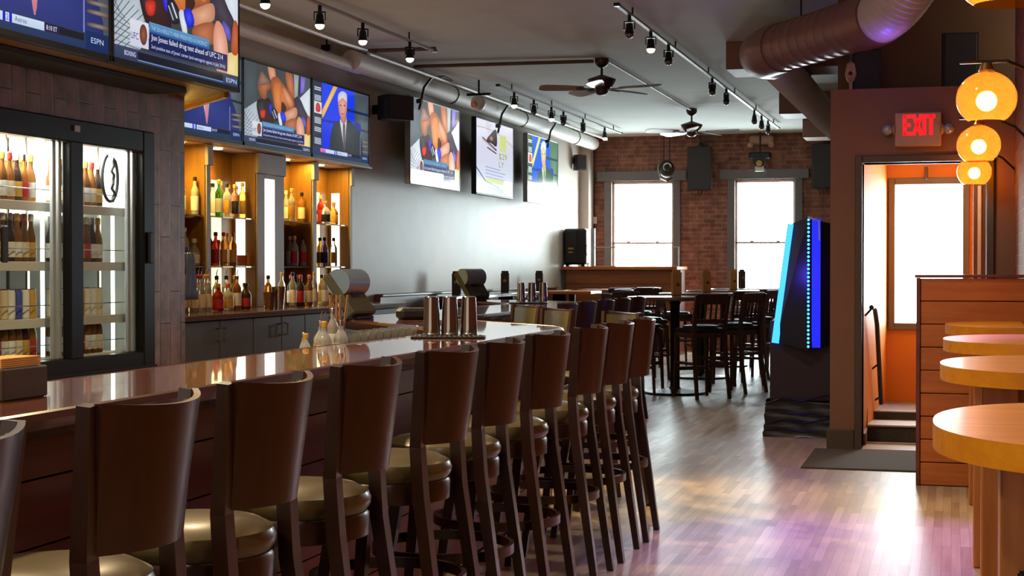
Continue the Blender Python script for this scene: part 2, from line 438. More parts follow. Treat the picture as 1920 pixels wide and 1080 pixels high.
# vestibule: front wall with doorway
VY = 12.23; OX = (-.668, .25); OZ = 2.22
def vw(b):
    b.box(-.91, OX[0], VY, VY+.24, 0, 2.79); b.box(OX[1], .8, VY, VY+.24, 0, 2.79); b.box(OX[0], OX[1], VY, VY+.24, OZ, 2.79)
    b.box(-.91, -.80, VY+.24, YF, 0, 2.79); b.box(-.91, .8, VY+.24, 14.4, 2.55, 2.79)
S('wall_vestibule', vw, M_wallbrown)
def uw(b):
    b.box(-.91, .8, 13.0, 13.2, 2.79, ZC); b.box(-.91, -.80, 13.2, YF, 2.79, ZC)
S('wall_upper', uw, M_upper)
def dt(b):
    w = .055
    b.box(OX[0]-w, OX[0], VY-.03, VY+.27, .0, OZ+w, .006); b.box(OX[1], OX[1]+w, VY-.03, VY+.27, .0, OZ+w, .006)
    b.box(OX[0], OX[1], VY-.03, VY+.27, OZ, OZ+w, .006)
S('trim_5', dt, M_trim)
S('baseboard_vestibule', lambda b: (b.box(-.93, OX[0]-.056, VY-.025, VY-.001, 0, .16, .006), b.box(-.935, -.911, VY-.02, 13.6, 0, .16, .006)), M_trim)
# inside of the vestibule
def vl(b):
    b.prism([(-.79, 12.48), (-.675, 12.48), (-.555, 14.2), (-.555, 14.45), (-.79, 14.45)], 0, 2.55)
    b.box(-.555, -.49, 14.2, 14.4, 0, 2.55); b.box(-.49, .09, 14.2, 14.4, 0, .92); b.box(-.49, .09, 14.2, 14.4, 2.15, 2.55); b.box(.09, .6, 14.2, 14.4, 0, 2.55)
    b.box(.36, .6, 12.48, 14.2, 0, 2.55); b.box(-.79, .6, 12.48, 14.4, 2.36, 2.54)
S('wall_entry', vl, M_orange)
b = MB()
for a0, a1, c0, c1 in ((-.545, -.49, .86, 2.21), (.09, .145, .86, 2.21), (-.49, .09, .86, .92), (-.49, .09, 2.15, 2.21)): b.box(a0, a1, 14.16, 14.2, c0, c1, .004)
w3 = b.build('window_3', M_wintrim); w3['kind'] = 'structure'
b = MB(); b.box(-.49, .09, 14.28, 14.285, .92, 2.15); b.build('pane', M_glass, w3)
b = MB(); b.box(-.235, -.205, 14.10, 14.16, 2.19, 2.30, .004); b.build('bracket', M_trim, w3)
# inner door folded against the right side
b = MB(); b.box(.17, .345, 13.55, 13.60, .225, 2.2, .005); d1 = b.build('door_1', M_trim); d1['kind'] = 'structure'
b = MB(); b.box(.205, .235, 13.535, 13.55, .3, 2.1, .003); b.build('glazing', M_ltgrey, d1)
b = MB(); b.box(.27, .30, 13.53, 13.55, .225, 2.2, .004); b.build('edge_board', M_pine, d1)
# steps
S('floor_threshold', lambda b: (b.box(OX[0], OX[1], VY-.02, VY+.24, 0, .012), b.box(-.66, .36, VY+.24, 12.75, 0, .012)), M_maple)
S('floor_riser', lambda b: (b.box(-.66, .36, 12.76, 13.3, 0, .135), b.box(-.66, .36, 13.22, 14.2, .0, .212)), M_carpet)
S('floor_tread', lambda b: (b.box(-.66, .36, 12.735, 13.22, .135, .15, .005), b.box(-.66, .36, 12.62, 12.66, .012, .022, .003), b.box(-.66, .36, 13.20, 13.26, .212, .224, .003)), M_tread)
S('floor_landing', lambda b: b.box(-.66, .36, 13.26, 14.2, .212, .222), M_landing)
# stair stringer (skirting) on the left inside wall
b = MB(); b.prism([(12.49, 0), (12.49, .10), (12.7, .13), (12.8, .27), (13.2, .30), (13.3, .38), (14.1, .38), (14.1, 0)], 0, .02, Matrix(((0, 0, 1, -.67), (1, 0, 0, 0), (0, 1, 0, 0), (0, 0, 0, 1))))
tag(b.build('baseboard_entry', M_wallbrown), kind='structure')
# boxes dropped from the ceiling behind the duct
for k, (y, x) in enumerate(((15.54, -2.19), (20.2, -2.16), (23.9, -2.2))):
    b = MB(); b.box(x, -.92, y, y+.68, 3.40, ZC-.001, .006)
    tag(b.build('trim_%d' % (6+k), M_wallbrown), kind='structure')
# right wall: vertical board wainscot
def wsc(b):
    y = -1.0
    while y < 10.2:
        b.box(XR-.03, XR-.001, y, y+.118, 0, 1.0, .004); y += .12
S('trim_9', wsc, M_pinev)
# ------------------------------------------------------------------ bar stools
STOOLG = 'bar stools along the near bar leg'
def curved_panel(b, xc, bulge, hw0, hw1, z0, z1, lean, th, n=12, m=3, horn=.012):
    """curved plywood back: plan arc, wider at the top, leaning"""
    V = []; F = []
    for side in (0, 1):
        for k in range(m+1):
            t = k/m; hw = hw0+(hw1-hw0)*t
            for i in range(n+1):
                s = -1+2*i/n
                x = xc+lean*t+bulge*(1-s*s)-(th if side else 0)
                z = z0+(z1-z0)*t+(horn*s*s if k == m else 0)
                V.append((x, hw*s, z))
    q = (n+1)*(m+1)
    def id(s, k, i): return s*q+k*(n+1)+i
    for k in range(m):
        for i in range(n):
            F.append([id(0, k, i), id(0, k, i+1), id(0, k+1, i+1), id(0, k+1, i)])
            F.append([id(1, k, i), id(1, k+1, i), id(1, k+1, i+1), id(1, k, i+1)])
    for i in range(n):
        F.append([id(0, m, i), id(0, m, i+1), id(1, m, i+1), id(1, m, i)]); F.append([id(0, 0, i+1), id(0, 0, i), id(1, 0, i), id(1, 0, i+1)])
    for k in range(m):
        F.append([id(0, k, 0), id(0, k+1, 0), id(1, k+1, 0), id(1, k, 0)]); F.append([id(0, k+1, n), id(0, k, n), id(1, k, n), id(1, k+1, n)])
    b.add(V, F, True)
def make_stool(label):
    t = thing('bar_stool', label, 'bar stool')
    b = MB(); b.lathe([(.15, .715), (.2, .717), (.212, .735), (.214, .752), (.205, .772), (.17, .79), (.1, .80), (.02, .803)], 36); b.build('seat', M_vinyl, t)
    b = MB(); b.lathe([(.19, .645), (.207, .65), (.207, .708), (.202, .716), (.17, .716), (.17, .645), (.19, .645)], 36, caps=False); b.lathe([(.17, .69), (.17, .70)], 24); b.build('seat_ring', M_stoolwood, t)
    for s in (-1, 1):
        b = MB()
        b.tube([(.285, s*.195, 0), (.235, s*.188, .35), (.188, s*.178, .68), (.178, s*.180, .84), (.205, s*.212, 1.145)], 1, rect=[(.030, .040), (.036, .046), (.040, .050), (.038, .046), (.030, .034)], up=(0, 1, 0))
        b.build('leg', M_stoolwood, t)
    for s in (-1, 1):
        b = MB(); b.tube([(-.205, s*.185, 0), (-.165, s*.155, .35), (-.125, s*.12, .66)], 1, rect=[(.030, .030), (.038, .038), (.044, .044)], up=(0, 1, 0)); b.build('leg', M_stoolwood, t)
    b = MB(); curved_panel(b, .196, .072, .168, .205, .845, 1.135, .035, .016); b.build('backrest', M_stoolback, t)
    b = MB(); curved_panel(b, .178, .070, .155, .188, .865, 1.122, .035, .010, horn=.004); b.build('back_pad', M_vinyl, t)
    b = MB(); b.lathe([(.245, .365), (.262, .365), (.262, .40), (.245, .40), (.245, .365)], 40, caps=False); b.build('footrest_ring', M_stoolwood, t)
    return t
spots = [(2.11, 0), (2.83, .02), (3.43, .0), (4.075, .03), (4.82, -.04), (5.40, .05), (6.10, -.02), (6.83, .04), (7.43, .0), (8.0, .05)]
stl = ['nearest bar stool, only the right edge of its back showing at the left frame edge',
       'nearest bar stool whose back shows whole, left end of the near row',
       'second whole bar stool of the near row, brown curved back over olive seat',
       'third whole bar stool of the near row, in front of the bar edge',
       'fourth whole bar stool of the near row, olive round seat showing',
       'fifth whole bar stool of the near row, mid row by the counter edge',
       'sixth whole bar stool of the near row, just before the bar tip',
       'seventh whole bar stool of the near row, third from the far end',
       'eighth whole bar stool of the near row, last but one at the bar tip',
       'farthest bar stool of the near row, its front leg alone on open floor']
P0 = make_stool(stl[0]); used = False
for (y, a), l in zip(spots, stl):
    place(P0, used, (-1.80 if used else -1.755, y, 0), a, l, STOOLG); used = True
gl = ['gold lit bar stool back nearest the bar tip, behind the angled counter', 'middle of the three gold lit stool backs behind the angled counter', 'leftmost gold lit stool back behind the angled counter']
for (x, y), l in zip(((-2.06, 8.98), (-2.63, 9.66), (-3.05, 10.42)), gl):
    place(P0, True, (x, y, 0), .72, l, 'stools behind the angled bar leg')
pl = ['purple tinted bar stool nearest on the second bar leg', 'second purple tinted bar stool along the second bar leg', 'third bar stool along the second bar leg', 'fourth bar stool along the second bar leg, before the dark slat chairs', 'fifth bar stool at the far end of the second bar leg']
for (y), l in zip((11.35, 12.0, 12.68, 13.35, 14.05), pl):
    place(P0, True, (-3.02, y, 0), .06, l, 'stools along the second bar leg')

# ------------------------------------------------------------------ bar counters
def rounded(poly, rad, n=6):
    out = []; m = len(poly)
    for i in range(m):
        p = Vector(poly[i]).to_2d(); a = Vector(poly[i-1]).to_2d(); c = Vector(poly[(i+1) % m]).to_2d(); r = rad.get(i, 0)
        if r <= 0: out.append((p.x, p.y)); continue
        u = (a-p); v = (c-p); r1 = min(r, u.length*.45, v.length*.45); u.normalize(); v.normalize()
        A = p+u*r1; B = p+v*r1
        for k in range(n+1):
            t = k/n; q = A*(1-t)**2+p*2*t*(1-t)+B*t*t; out.append((q.x, q.y))
    return out
outer = [(-2.05, -1.5), (-2.06, 3.0), (-2.08, 6.8), (-2.12, 8.62), (-2.6, 9.12), (-3.42, 10.04), (-3.30, 10.6), (-3.30, 14.7), (-4.35, 15.95), (-5.05, 15.95)]
inner = [(-5.05, 15.2), (-4.7, 15.2), (-4.02, 14.2), (-4.02, 10.5), (-4.12, 9.92), (-2.91, 8.40), (-2.60, 7.95), (-2.62, 6.0), (-2.58, 3.5), (-2.56, -1.5)]
poly = outer+inner
rad = {3: .28, 5: .3, 6: .3, 7: .35, 8: .4, 12: .3, 13: .3, 14: .3, 16: .35}
barpoly = rounded(poly, rad, 7)
def offset(poly, d):
    out = []; m = len(poly)
    for i in range(m):
        p = Vector(poly[i]); a = Vector(poly[i-1]); c = Vector(poly[(i+1) % m])
        e1 = (p-a).normalized(); e2 = (c-p).normalized(); n1 = Vector((-e1.y, e1.x)); n2 = Vector((-e2.y, e2.x)); n = n1+n2
        if n.length < 1e-5: n = n1
        n.normalize(); k = d/max(.35, n.dot(n1)); q = p+n*k; out.append((q.x, q.y))
    return out
area = sum(barpoly[i-1][0]*barpoly[i][1]-barpoly[i][0]*barpoly[i-1][1] for i in range(len(barpoly)))
if area < 0: barpoly.reverse()
bar = thing('bar_counter', 'long glossy brown zigzag bar counter with planked front and rounded tip', 'bar counter', (0, 0, 0))
b = MB(); b.prism(barpoly, 1.04, 1.07); b.build('counter_top', M_bartop, bar)
b = MB()
inn = offset(barpoly, .05)
m = len(barpoly)
# moulded nosing all around below the top
prof = [(0.0, 1.066), (-.006, 1.072), (-.016, 1.068), (-.024, 1.052), (-.02, 1.03), (-.006, 1.012), (.01, 1.0), (.045, 1.0), (.045, 1.04)]
rings = [[(*q, z) for q in offset(barpoly, d)] for d, z in prof]
for k in range(len(rings)-1):
    for i in range(m):
        j = (i+1) % m
        b.add([rings[k][i], rings[k][j], rings[k+1][j], rings[k+1][i]], [[0, 1, 2, 3]], True)
b.build('edge_moulding', M_barnose, bar)
# carcass front: horizontal planks
body = offset(barpoly, .17)
b = MB(); b.prism(body, 0, 1.035); b.build('carcass', M_gap, bar)
front = offset(barpoly, .15)
b = MB()
for k in range(6):
    z0 = .02+k*.172; z1 = z0+.166
    for i in range(m):
        j = (i+1) % m
        A, B = front[i], front[j]; C, D = body[j], body[i]
        b.add([(*A, z0), (*B, z0), (*B, z1), (*A, z1), (*D, z0), (*C, z0), (*C, z1), (*D, z1)], [[0, 1, 2, 3], [3, 2, 6, 7], [1, 0, 4, 5]], False)
b.build('front_planks', M_barfront, bar)

# ------------------------------------------------------------------ high tables and slat chairs
def make_table(label, r=.54):
    t = thing('high_table', label, 'table')
    b = MB(); b.lathe([(r-.03, 1.05), (r-.008, 1.052), (r, 1.062), (r, 1.08), (r-.008, 1.09)], 48); b.build('table_top', M_tabletop, t)
    b = MB(); b.lathe([(.06, .04), (.055, .06), (.055, 1.0), (.075, 1.03), (.2, 1.04), (.2, 1.05)], 20); b.build('column', M_blackmet, t)
    b = MB(); b.lathe([(.335, 0), (.345, .012), (.335, .025), (.2, .04), (.07, .06), (.056, .08)], 40); b.build('base', M_blackmet, t)
    return t
TG = 'round high tables'
tabs = [((-2.99, 17.2), 'round high table nearest the camera, black pedestal, pale reflective top'), ((-3.10, 19.75), 'second round high table, behind the nearest one'),
        ((-3.15, 22.2), 'third round high table, in front of the brick wall'), ((-3.15, 24.4), 'farthest round high table under the right brick wall window')]
T0 = make_table(tabs[0][1]); used = False
for (x, y), l in tabs:
    place(T0, used, (x, y, 0), 0, l, TG); used = True
def make_chair(label):
    """slat back bar chair facing -Y (back at +Y)"""
    t = thing('slat_back_chair', label, 'bar chair')
    b = MB(); b.box(-.21, .21, -.21, .2, .715, .76, .018); b.lathe([(.19, .755), (.2, .765), (.185, .785), (.1, .795), (.02, .797)], 24, (0, -.005, 0)); b.build('seat', M_black, t)
    b = MB(); b.box(-.195, .195, -.195, .185, .655, .714, .004); b.build('apron', M_chairwood, t)
    for s in (-1, 1):
        b = MB(); b.tube([(s*.2, .28, 0), (s*.192, .215, .4), (s*.19, .19, .7), (s*.192, .215, .9), (s*.198, .27, 1.12)], 1, rect=[(.026, .034), (.032, .04), (.034, .042), (.03, .036), (.026, .03)], up=(1, 0, 0)); b.build('leg', M_chairwood, t)
    for s in (-1, 1):
        b = MB(); b.tube([(s*.205, -.215, 0), (s*.19, -.19, .7)], 1, rect=[(.026, .026), (.036, .036)], up=(1, 0, 0)); b.build('leg', M_chairwood, t)
    b = MB(); b.cbox((0, .25, 1.075), (.40, .022, .115), .008, (-.2, 0, 0)); b.build('top_rail', M_chairwood, t)
    b = MB(); b.cbox((0, .203, .835), (.37, .02, .05), .005, (-.12, 0, 0)); b.build('lower_rail', M_chairwood, t)
    for k in range(5):
        x = -.13+k*.065
        b = MB(); b.tube([(x, .205, .84), (x, .217, .92), (x, .24, 1.03)], 1, rect=(.026, .01), up=(1, 0, 0)); b.build('slat', M_chairwood, t)
    b = MB()
    b.box(-.19, .19, -.20, -.178, .29, .33, .003); b.build('footrest', M_chairwood, t)
    for s in (-1, 1):
        b = MB(); b.tube([(s*.197, -.195, .38), (s*.193, .21, .38)], 1, rect=(.02, .03), up=(0, 0, 1)); b.build('stretcher', M_chairwood, t)
    b = MB(); b.box(-.19, .19, .205, .225, .43, .46, .003); b.build('stretcher', M_chairwood, t)
    return t
CG = 'dark slat back chairs around the high tables'
def face(px, py, tx, ty):  # rotation so that -Y looks at the table
    return math.atan2(ty-py, tx-px)+PI/2
ch = []
def C(x, y, tx, ty, l): ch.append((x, y, face(x, y, tx, ty), l))
C(-2.63, 16.74, -3.2, 17.45, 'dark slat back chair, back to the camera, right of the nearest round table')
C(-2.36, 17.60, -3.1, 18.0, 'dark slat back bar chair directly behind the nearest right hand chair')
C(-3.52, 17.72, -2.99, 17.2, 'dark slat back bar chair at the far left side of the nearest round table')
C(-3.45, 16.95, -2.99, 17.2, 'dark backed chair seat on the near left side of the nearest round table')
C(-2.50, 18.75, -3.1, 19.5, 'bar chair right of the second round table, near side, brown slats against the light')
C(-2.38, 19.86, -3.1, 20.2, 'bar chair right of the second round table, far side')
C(-3.72, 19.3, -3.1, 19.75, 'bar chair left of the second round table, mostly behind the nearest table')
C(-2.46, 20.98, -3.15, 21.8, 'bar chair right of the third round table, round seat showing')
C(-2.46, 22.1, -3.15, 22.5, 'bar chair beside the far side of the third round table')
C(-2.47, 23.3, -3.15, 24.0, 'bar chair right of the farthest round table, before the bright window')
C(-2.40, 24.4, -3.15, 24.7, 'last bar chair on the right, in front of the bright window')
C(-3.80, 21.9, -3.15, 22.2, 'bar chair left of the third round table')
C(-4.62, 21.5, -5.1, 22.1, 'dark slat back chair by the left square table, in front of the wooden booth')
C(-4.40, 22.2, -5.05, 22.9, 'dark slat back chair between the two left square tables')
C(-4.45, 20.3, -5.2, 20.6, 'dark slat back chair nearest the left wall bench')
K0 = make_chair(ch[0][3]); used = False
for x, y, a, l in ch:
    place(K0, used, (x, y, 0), a, l, CG); used = True
def sq_table(x, y, l):
    t = thing('square_high_table', l, 'table', (x, y, 0), 0, 'square high tables')
    b = MB(); b.box(-.35, .35, -.35, .35, 1.045, 1.09, .008); b.build('table_top', M_pine, t)
    b = MB(); b.cyl((0, 0, .03), (0, 0, 1.05), .045); b.build('column', M_blackmet, t)
    b = MB(); b.lathe([(.28, 0), (.28, .02), (.06, .05)], 28); b.build('base', M_blackmet, t)
sq_table(-5.15, 21.2, 'gold lit square high table nearest the left wall bench')
sq_table(-5.05, 22.9, 'gold lit square high table in front of the wooden booth front')
# bench back along the left wall
b = MB(); b.box(XW+.001, XW+.07, 16.05, 24.0, .70, 1.09, .006); b.box(XW+.001, XW+.10, 16.05, 24.0, 1.09, 1.12, .006)
wb = b.build('wall_bench', M_bench); tag(wb, 'long brown wooden bench back fixed along the left wall', 'bench')
b = MB(); b.box(XW+.02, XW+.55, 16.0, 24.0, .62, .72, .03); b.build('seat', M_black, wb)
b = MB(); b.box(XW+.02, XW+.50, 16.0, 24.0, 0, .62, .006); b.build('base', M_barfront, wb)

# ------------------------------------------------------------------ half wall, wall mounted oval tables
hw = thing('plank_partition', 'waist high orange pine plank partition beside the doorway', 'partition', (0, 10.344, 0))
b = MB()
for k in range(9): b.box(-.195, .449, 0, .02, .005+k*.149, .005+k*.149+.144, .004)
b.build('planks', M_pine, hw)
b = MB(); b.box(-.20, .449, .02, .13, 0, 1.34); b.build('core', M_gap, hw)
b = MB(); b.box(-.222, -.196, -.008, .135, 0, 1.345, .003); b.build('end_trim', M_barfront, hw)
b = MB(); b.box(-.232, .449, -.012, .14, 1.346, 1.366, .004); b.build('cap', M_barfront, hw)
tl = ['nearest oval wall table, large gold lit top at the right frame edge', 'second oval wall table, behind the nearest gold one', 'third oval wall table along the right wall, with blue lit edge', 'farthest oval wall table, small and close to the plank partition']
def make_wtable(l):
    t = thing('wall_table', l, 'wall table')
    b = MB(); n = 30; pts = []
    for k in range(n+1):
        a = PI/2+PI*k/n; c, s_ = math.cos(a), math.sin(a)
        pts.append((XR-.035+.455*math.copysign(abs(c)**.9, c), .56*math.copysign(abs(s_)**.85, s_)))
    b.prism(pts, 1.018, 1.072, smooth=True); b.build('table_top', M_oaktop, t, sharp=50)
    b = MB()
    for k in range(3): b.box(.10+k*.001, .225, -.13+k*.088, -.13+k*.088+.084, 0, 1.018, .006)
    b.build('post', M_pinev, t)
    b = MB(); b.box(.226, XR-.035, -.04, .04, .9, 1.017, .004); b.build('bracket', M_pinev, t)
    return t
WT = None
for y, l in zip((3.55, 5.72, 7.69, 9.68), tl):
    if WT is None: WT = make_wtable(l); place(WT, False, (0, y, 0), 0, l, 'oval wall tables')
    else: place(WT, True, (0, y, 0), 0, l, 'oval wall tables')
# coat hook under the nearest table
b = MB(); b.tube([(.15, 3.405, .76), (.15, 3.36, .75), (.15, 3.33, .72), (.15, 3.33, .69), (.15, 3.345, .66), (.15, 3.385, .65)], .008, 8); b.cbox((.15, 3.412, .735), (.03, .012, .07), .003)
tag(b.build('coat_hook', M_blackmet), 'black coat hook on the post under the nearest oval table', 'hook')
# ------------------------------------------------------------------ lit screen pictures
def text_mesh(s):
    cu = bpy.data.curves.new('txt', 'FONT'); cu.body = s; cu.resolution_u = 3
    ob = bpy.data.objects.new('txt', cu); me = bpy.data.meshes.new_from_object(ob)
    V = [tuple(v.co) for v in me.vertices]; F = [list(p.vertices) for p in me.polygons]
    bpy.data.objects.remove(ob); bpy.data.curves.remove(cu); bpy.data.meshes.remove(me)
    x0 = min(v[0] for v in V); x1 = max(v[0] for v in V); y0 = min(v[1] for v in V); y1 = max(v[1] for v in V)
    return V, F, x0, x1, y0, y1
class Pic:
    def __init__(s): s.t = []      # triangles: three (u,v,(r,g,b)), layer
    def tri(s, P, lay):
        for ax, lim, sg in ((0, 0, 1), (0, 1, -1), (1, 0, 1), (1, 1, -1)):
            Q = []
            for i in range(len(P)):
                a, b_ = P[i-1], P[i]; da = (a[ax]-lim)*sg; db = (b_[ax]-lim)*sg
                if (da >= 0) != (db >= 0):
                    t = da/(da-db); Q.append((a[0]+(b_[0]-a[0])*t, a[1]+(b_[1]-a[1])*t, tuple(x+(y-x)*t for x, y in zip(a[2], b_[2]))))
                if db >= 0: Q.append(b_)
            P = Q
            if len(P) < 3: return
        s.t.append((P, lay))
    def fan(s, pts, col, ccol=None, lay=None):
        s.lay = getattr(s, 'lay', 0)+1; lay = s.lay
        cu = sum(p[0] for p in pts)/len(pts); cv = sum(p[1] for p in pts)/len(pts); cc = ccol or col
        for i in range(len(pts)): s.tri([(cu, cv, cc), (*pts[i-1], col), (*pts[i], col)], lay)
    def rect(s, u0, v0, u1, v1, col, col2=None):
        s.lay = getattr(s, 'lay', 0)+1; c2 = col2 or col
        s.tri([(u0, v0, col), (u1, v0, col), (u1, v1, c2), (u0, v1, c2)], s.lay)
    def blob(s, pts, col, ccol=None, n=4):
        out = []; m = len(pts)
        for i in range(m):
            p0, p1, p2, p3 = pts[i-1], pts[i], pts[(i+1) % m], pts[(i+2) % m]
            for k in range(n):
                t = k/n
                out.append(tuple(.5*((2*p1[a])+(-p0[a]+p2[a])*t+(2*p0[a]-5*p1[a]+4*p2[a]-p3[a])*t*t+(-p0[a]+3*p1[a]-3*p2[a]+p3[a])*t**3) for a in (0, 1)))
        s.fan(out, col, ccol)
    def ell(s, cu, cv, ru, rv, col, ccol=None, n=20):
        s.fan([(cu+ru*math.cos(2*PI*k/n), cv+rv*math.sin(2*PI*k/n)) for k in range(n)], col, ccol)
    def line(s, a, b_, w, col):
        d = Vector((b_[0]-a[0], b_[1]-a[1])); n_ = Vector((-d.y, d.x)).normalized()*w/2
        s.fan([(a[0]+n_.x, a[1]+n_.y), (b_[0]+n_.x, b_[1]+n_.y), (b_[0]-n_.x, b_[1]-n_.y), (a[0]-n_.x, a[1]-n_.y)], col)
    def text(s, tx, u0, v0, u1, v1, col):
        V, F, x0, x1, y0, y1 = text_mesh(tx); s.lay = getattr(s, 'lay', 0)+1
        for f in F:
            P = [(u0+(V[i][0]-x0)/(x1-x0)*(u1-u0), v0+(V[i][1]-y0)/(y1-y0)*(v1-v0), col) for i in f]
            s.t.append((P, s.lay))
    def mesh(s, name, w, h):
        if not hasattr(s, 'me'):
            V = []; F = []; Cc = []
            for P, lay in s.t:
                o = len(V)
                for u, v, c in P: V.append((u*w-w/2, -lay*.00002, v*h)); Cc.append(c)
                F.append(list(range(o, o+len(P))))
            me = bpy.data.meshes.new(name); me.from_pydata(V, [], F)
            at = me.color_attributes.new('Col', 'FLOAT_COLOR', 'POINT')
            for i, c in enumerate(Cc): at.data[i].color = (*c, 1)
            me.materials.append(M_screen); s.me = me; s.wh = (w, h)
        o = bpy.data.objects.new(name, s.me); COL.objects.link(o); o.scale = (w/s.wh[0], 1, h/s.wh[1]); return o
def c(r, g, b): return hx(r, g, b)[:3]
def fight(bright=False):
    p = Pic()
    k = (lambda r, g, b: c(min(255, r*1.12+26), min(255, g*1.12+26), min(255, b*1.12+28))) if bright else c
    def T(x, y): top = 60+(x-20)/725*195; bot = 965+(x-20)/725*110; return ((x-20)/725, 1-(y-top)/(bot-top))
    def B(pts, col, cc=None): p.blob([T(*q) for q in pts], col, cc)
    def Fp(pts, col, cc=None): p.fan([T(*q) for q in pts], col, cc)
    p.rect(0, 0, 1, 1, k(58, 60, 60), k(70, 72, 72))
    Fp([(20, 60), (150, 95), (150, 500), (20, 610)], k(72, 82, 86), k(86, 96, 100))
    for i in range(12):
        p.line(T(22+i*11, 70+i*3), T(22+i*11, 600-i*8), .004, k(46, 54, 58))
    Fp([(20, 610), (150, 510), (185, 690), (240, 780), (120, 960), (20, 965)], k(168, 180, 190), k(196, 206, 214))
    for i in range(9):
        p.line(T(20, 620+i*40), T(20+min(200, 30+i*30), 580+i*40+110), .005, k(70, 84, 96))
        p.line(T(20, 640+i*40), T(30+i*24, 560+i*22), .005, k(70, 84, 96))
    Fp([(555, 200), (612, 216), (602, 440), (560, 470)], k(140, 152, 152), k(168, 178, 178))
    Fp([(612, 216), (632, 222), (628, 440), (600, 440)], k(36, 42, 60))
    Fp([(632, 222), (690, 240), (676, 400), (630, 420)], k(104, 84, 190), k(150, 128, 214))
    Fp([(690, 240), (745, 256), (745, 360), (680, 405)], k(76, 84, 90))
    Fp([(622, 470), (745, 355), (745, 720), (690, 640)], k(204, 216, 232), k(224, 232, 240))
    Fp([(655, 870), (745, 850), (745, 1075), (655, 1030)], k(226, 200, 130), k(240, 222, 160))
    B([(150, 520), (230, 480), (300, 500), (330, 720), (300, 800), (210, 770), (170, 690)], k(44, 28, 30), k(62, 36, 34))
    B([(200, 185), (245, 230), (290, 300), (300, 360), (262, 400), (250, 470), (225, 490), (185, 445), (160, 340), (175, 250)], k(128, 74, 52), k(190, 112, 66))
    B([(200, 185), (245, 235), (285, 300), (240, 330), (170, 330), (178, 240)], k(110, 84, 76), k(160, 122, 104))
    B([(268, 118), (330, 130), (352, 235), (330, 280), (290, 262)], k(196, 124, 92), k(222, 166, 136))
    B([(462, 178), (532, 196), (560, 400), (556, 470), (510, 420), (472, 320)], k(150, 82, 52), k(206, 126, 86))
    B([(300, 275), (365, 238), (430, 312), (520, 420), (556, 505), (552, 590), (480, 610), (420, 650), (360, 640), (320, 470)], k(150, 80, 44), k(206, 122, 72))
    B([(330, 330), (400, 310), (412, 500), (408, 630), (365, 632), (335, 520)], k(190, 104, 50), k(232, 138, 70))
    B([(420, 510), (470, 580), (440, 640), (412, 640)], k(58, 34, 26))
    B([(430, 350), (500, 430), (540, 520), (520, 570), (450, 480)], k(196, 116, 70), k(226, 160, 116))
    B([(560, 480), (620, 470), (680, 590), (722, 680), (700, 800), (650, 700), (590, 650)], k(50, 44, 58), k(74, 68, 84))
    B([(436, 650), (500, 600), (580, 572), (590, 660), (540, 705), (470, 725)], k(190, 128, 98), k(226, 172, 140))
    B([(460, 730), (580, 690), (585, 820), (470, 800)], k(150, 84, 54), k(196, 122, 84))
    B([(600, 680), (642, 700), (676, 820), (668, 1000), (605, 985), (582, 800)], k(210, 140, 112), k(242, 190, 166))
    B([(640, 670), (690, 715), (694, 790), (665, 760)], k(84, 70, 170), k(120, 110, 210))
    B([(715, 670), (745, 690), (745, 860), (700, 850)], k(170, 78, 38), k(206, 106, 60))
    B([(160, 530), (210, 500), (232, 560), (236, 640), (196, 690), (170, 640)], k(36, 36, 42), k(62, 62, 70))
    B([(185, 618), (238, 608), (232, 685), (196, 692)], k(176, 34, 26), k(226, 70, 50))
    B([(278, 545), (306, 540), (318, 640), (292, 650)], k(28, 28, 190), k(60, 66, 236))
    B([(305, 590), (350, 592), (388, 690), (352, 728), (318, 700)], k(22, 26, 38), k(52, 58, 72))
    p.line(T(330, 600), T(362, 690), .012, k(206, 212, 220)); p.line(T(312, 620), T(340, 705), .008, k(190, 196, 206))
    B([(372, 655), (402, 645), (422, 775), (398, 782)], k(196, 204, 218), k(232, 236, 242))
    B([(400, 642), (440, 622), (464, 705), (424, 735)], k(20, 28, 196), k(60, 80, 246))
    # lower third
    p.rect(.255, .225, .74, .295, c(38, 92, 150), c(92, 150, 200))
    p.text('THE 2016 RESULTS WERE PRESENTED AS EVIDENCE', .27, .243, .72, .272, c(170, 206, 232))
    p.rect(.255, .10, .90, .225, c(20, 30, 82), c(28, 40, 100))
    p.text('Jon Jones failed drug test ahead of UFC 214', .27, .165, .86, .215, c(238, 240, 250))
    p.text("2nd positive test of Jones' career (anti-estrogenic agents in July 2016)", .27, .113, .88, .146, c(206, 212, 232))
    p.rect(.115, .105, .25, .28, c(206, 206, 226), c(220, 220, 232)); p.ell(.212, .195, .028, .07, c(96, 50, 34), c(150, 92, 70)); p.text('UFC', .12, .15, .175, .195, c(36, 40, 120))
    if bright:
        p.rect(0, 0, .66, .155, c(255, 255, 255)); p.rect(.70, 0, 1, .06, c(190, 200, 226)); p.text('ESPN', .84, .015, .95, .05, c(90, 100, 150))
    else:
        p.rect(0, 0, 1, .085, c(44, 60, 92), c(58, 70, 100)); p.rect(.17, .02, .86, .072, c(24, 28, 40)); p.rect(.17, .012, .86, .02, c(110, 140, 190))
        p.text('BOXING', .075, .03, .155, .062, c(226, 222, 250)); p.text('ESPN', .89, .022, .985, .055, c(206, 214, 250))
    return p
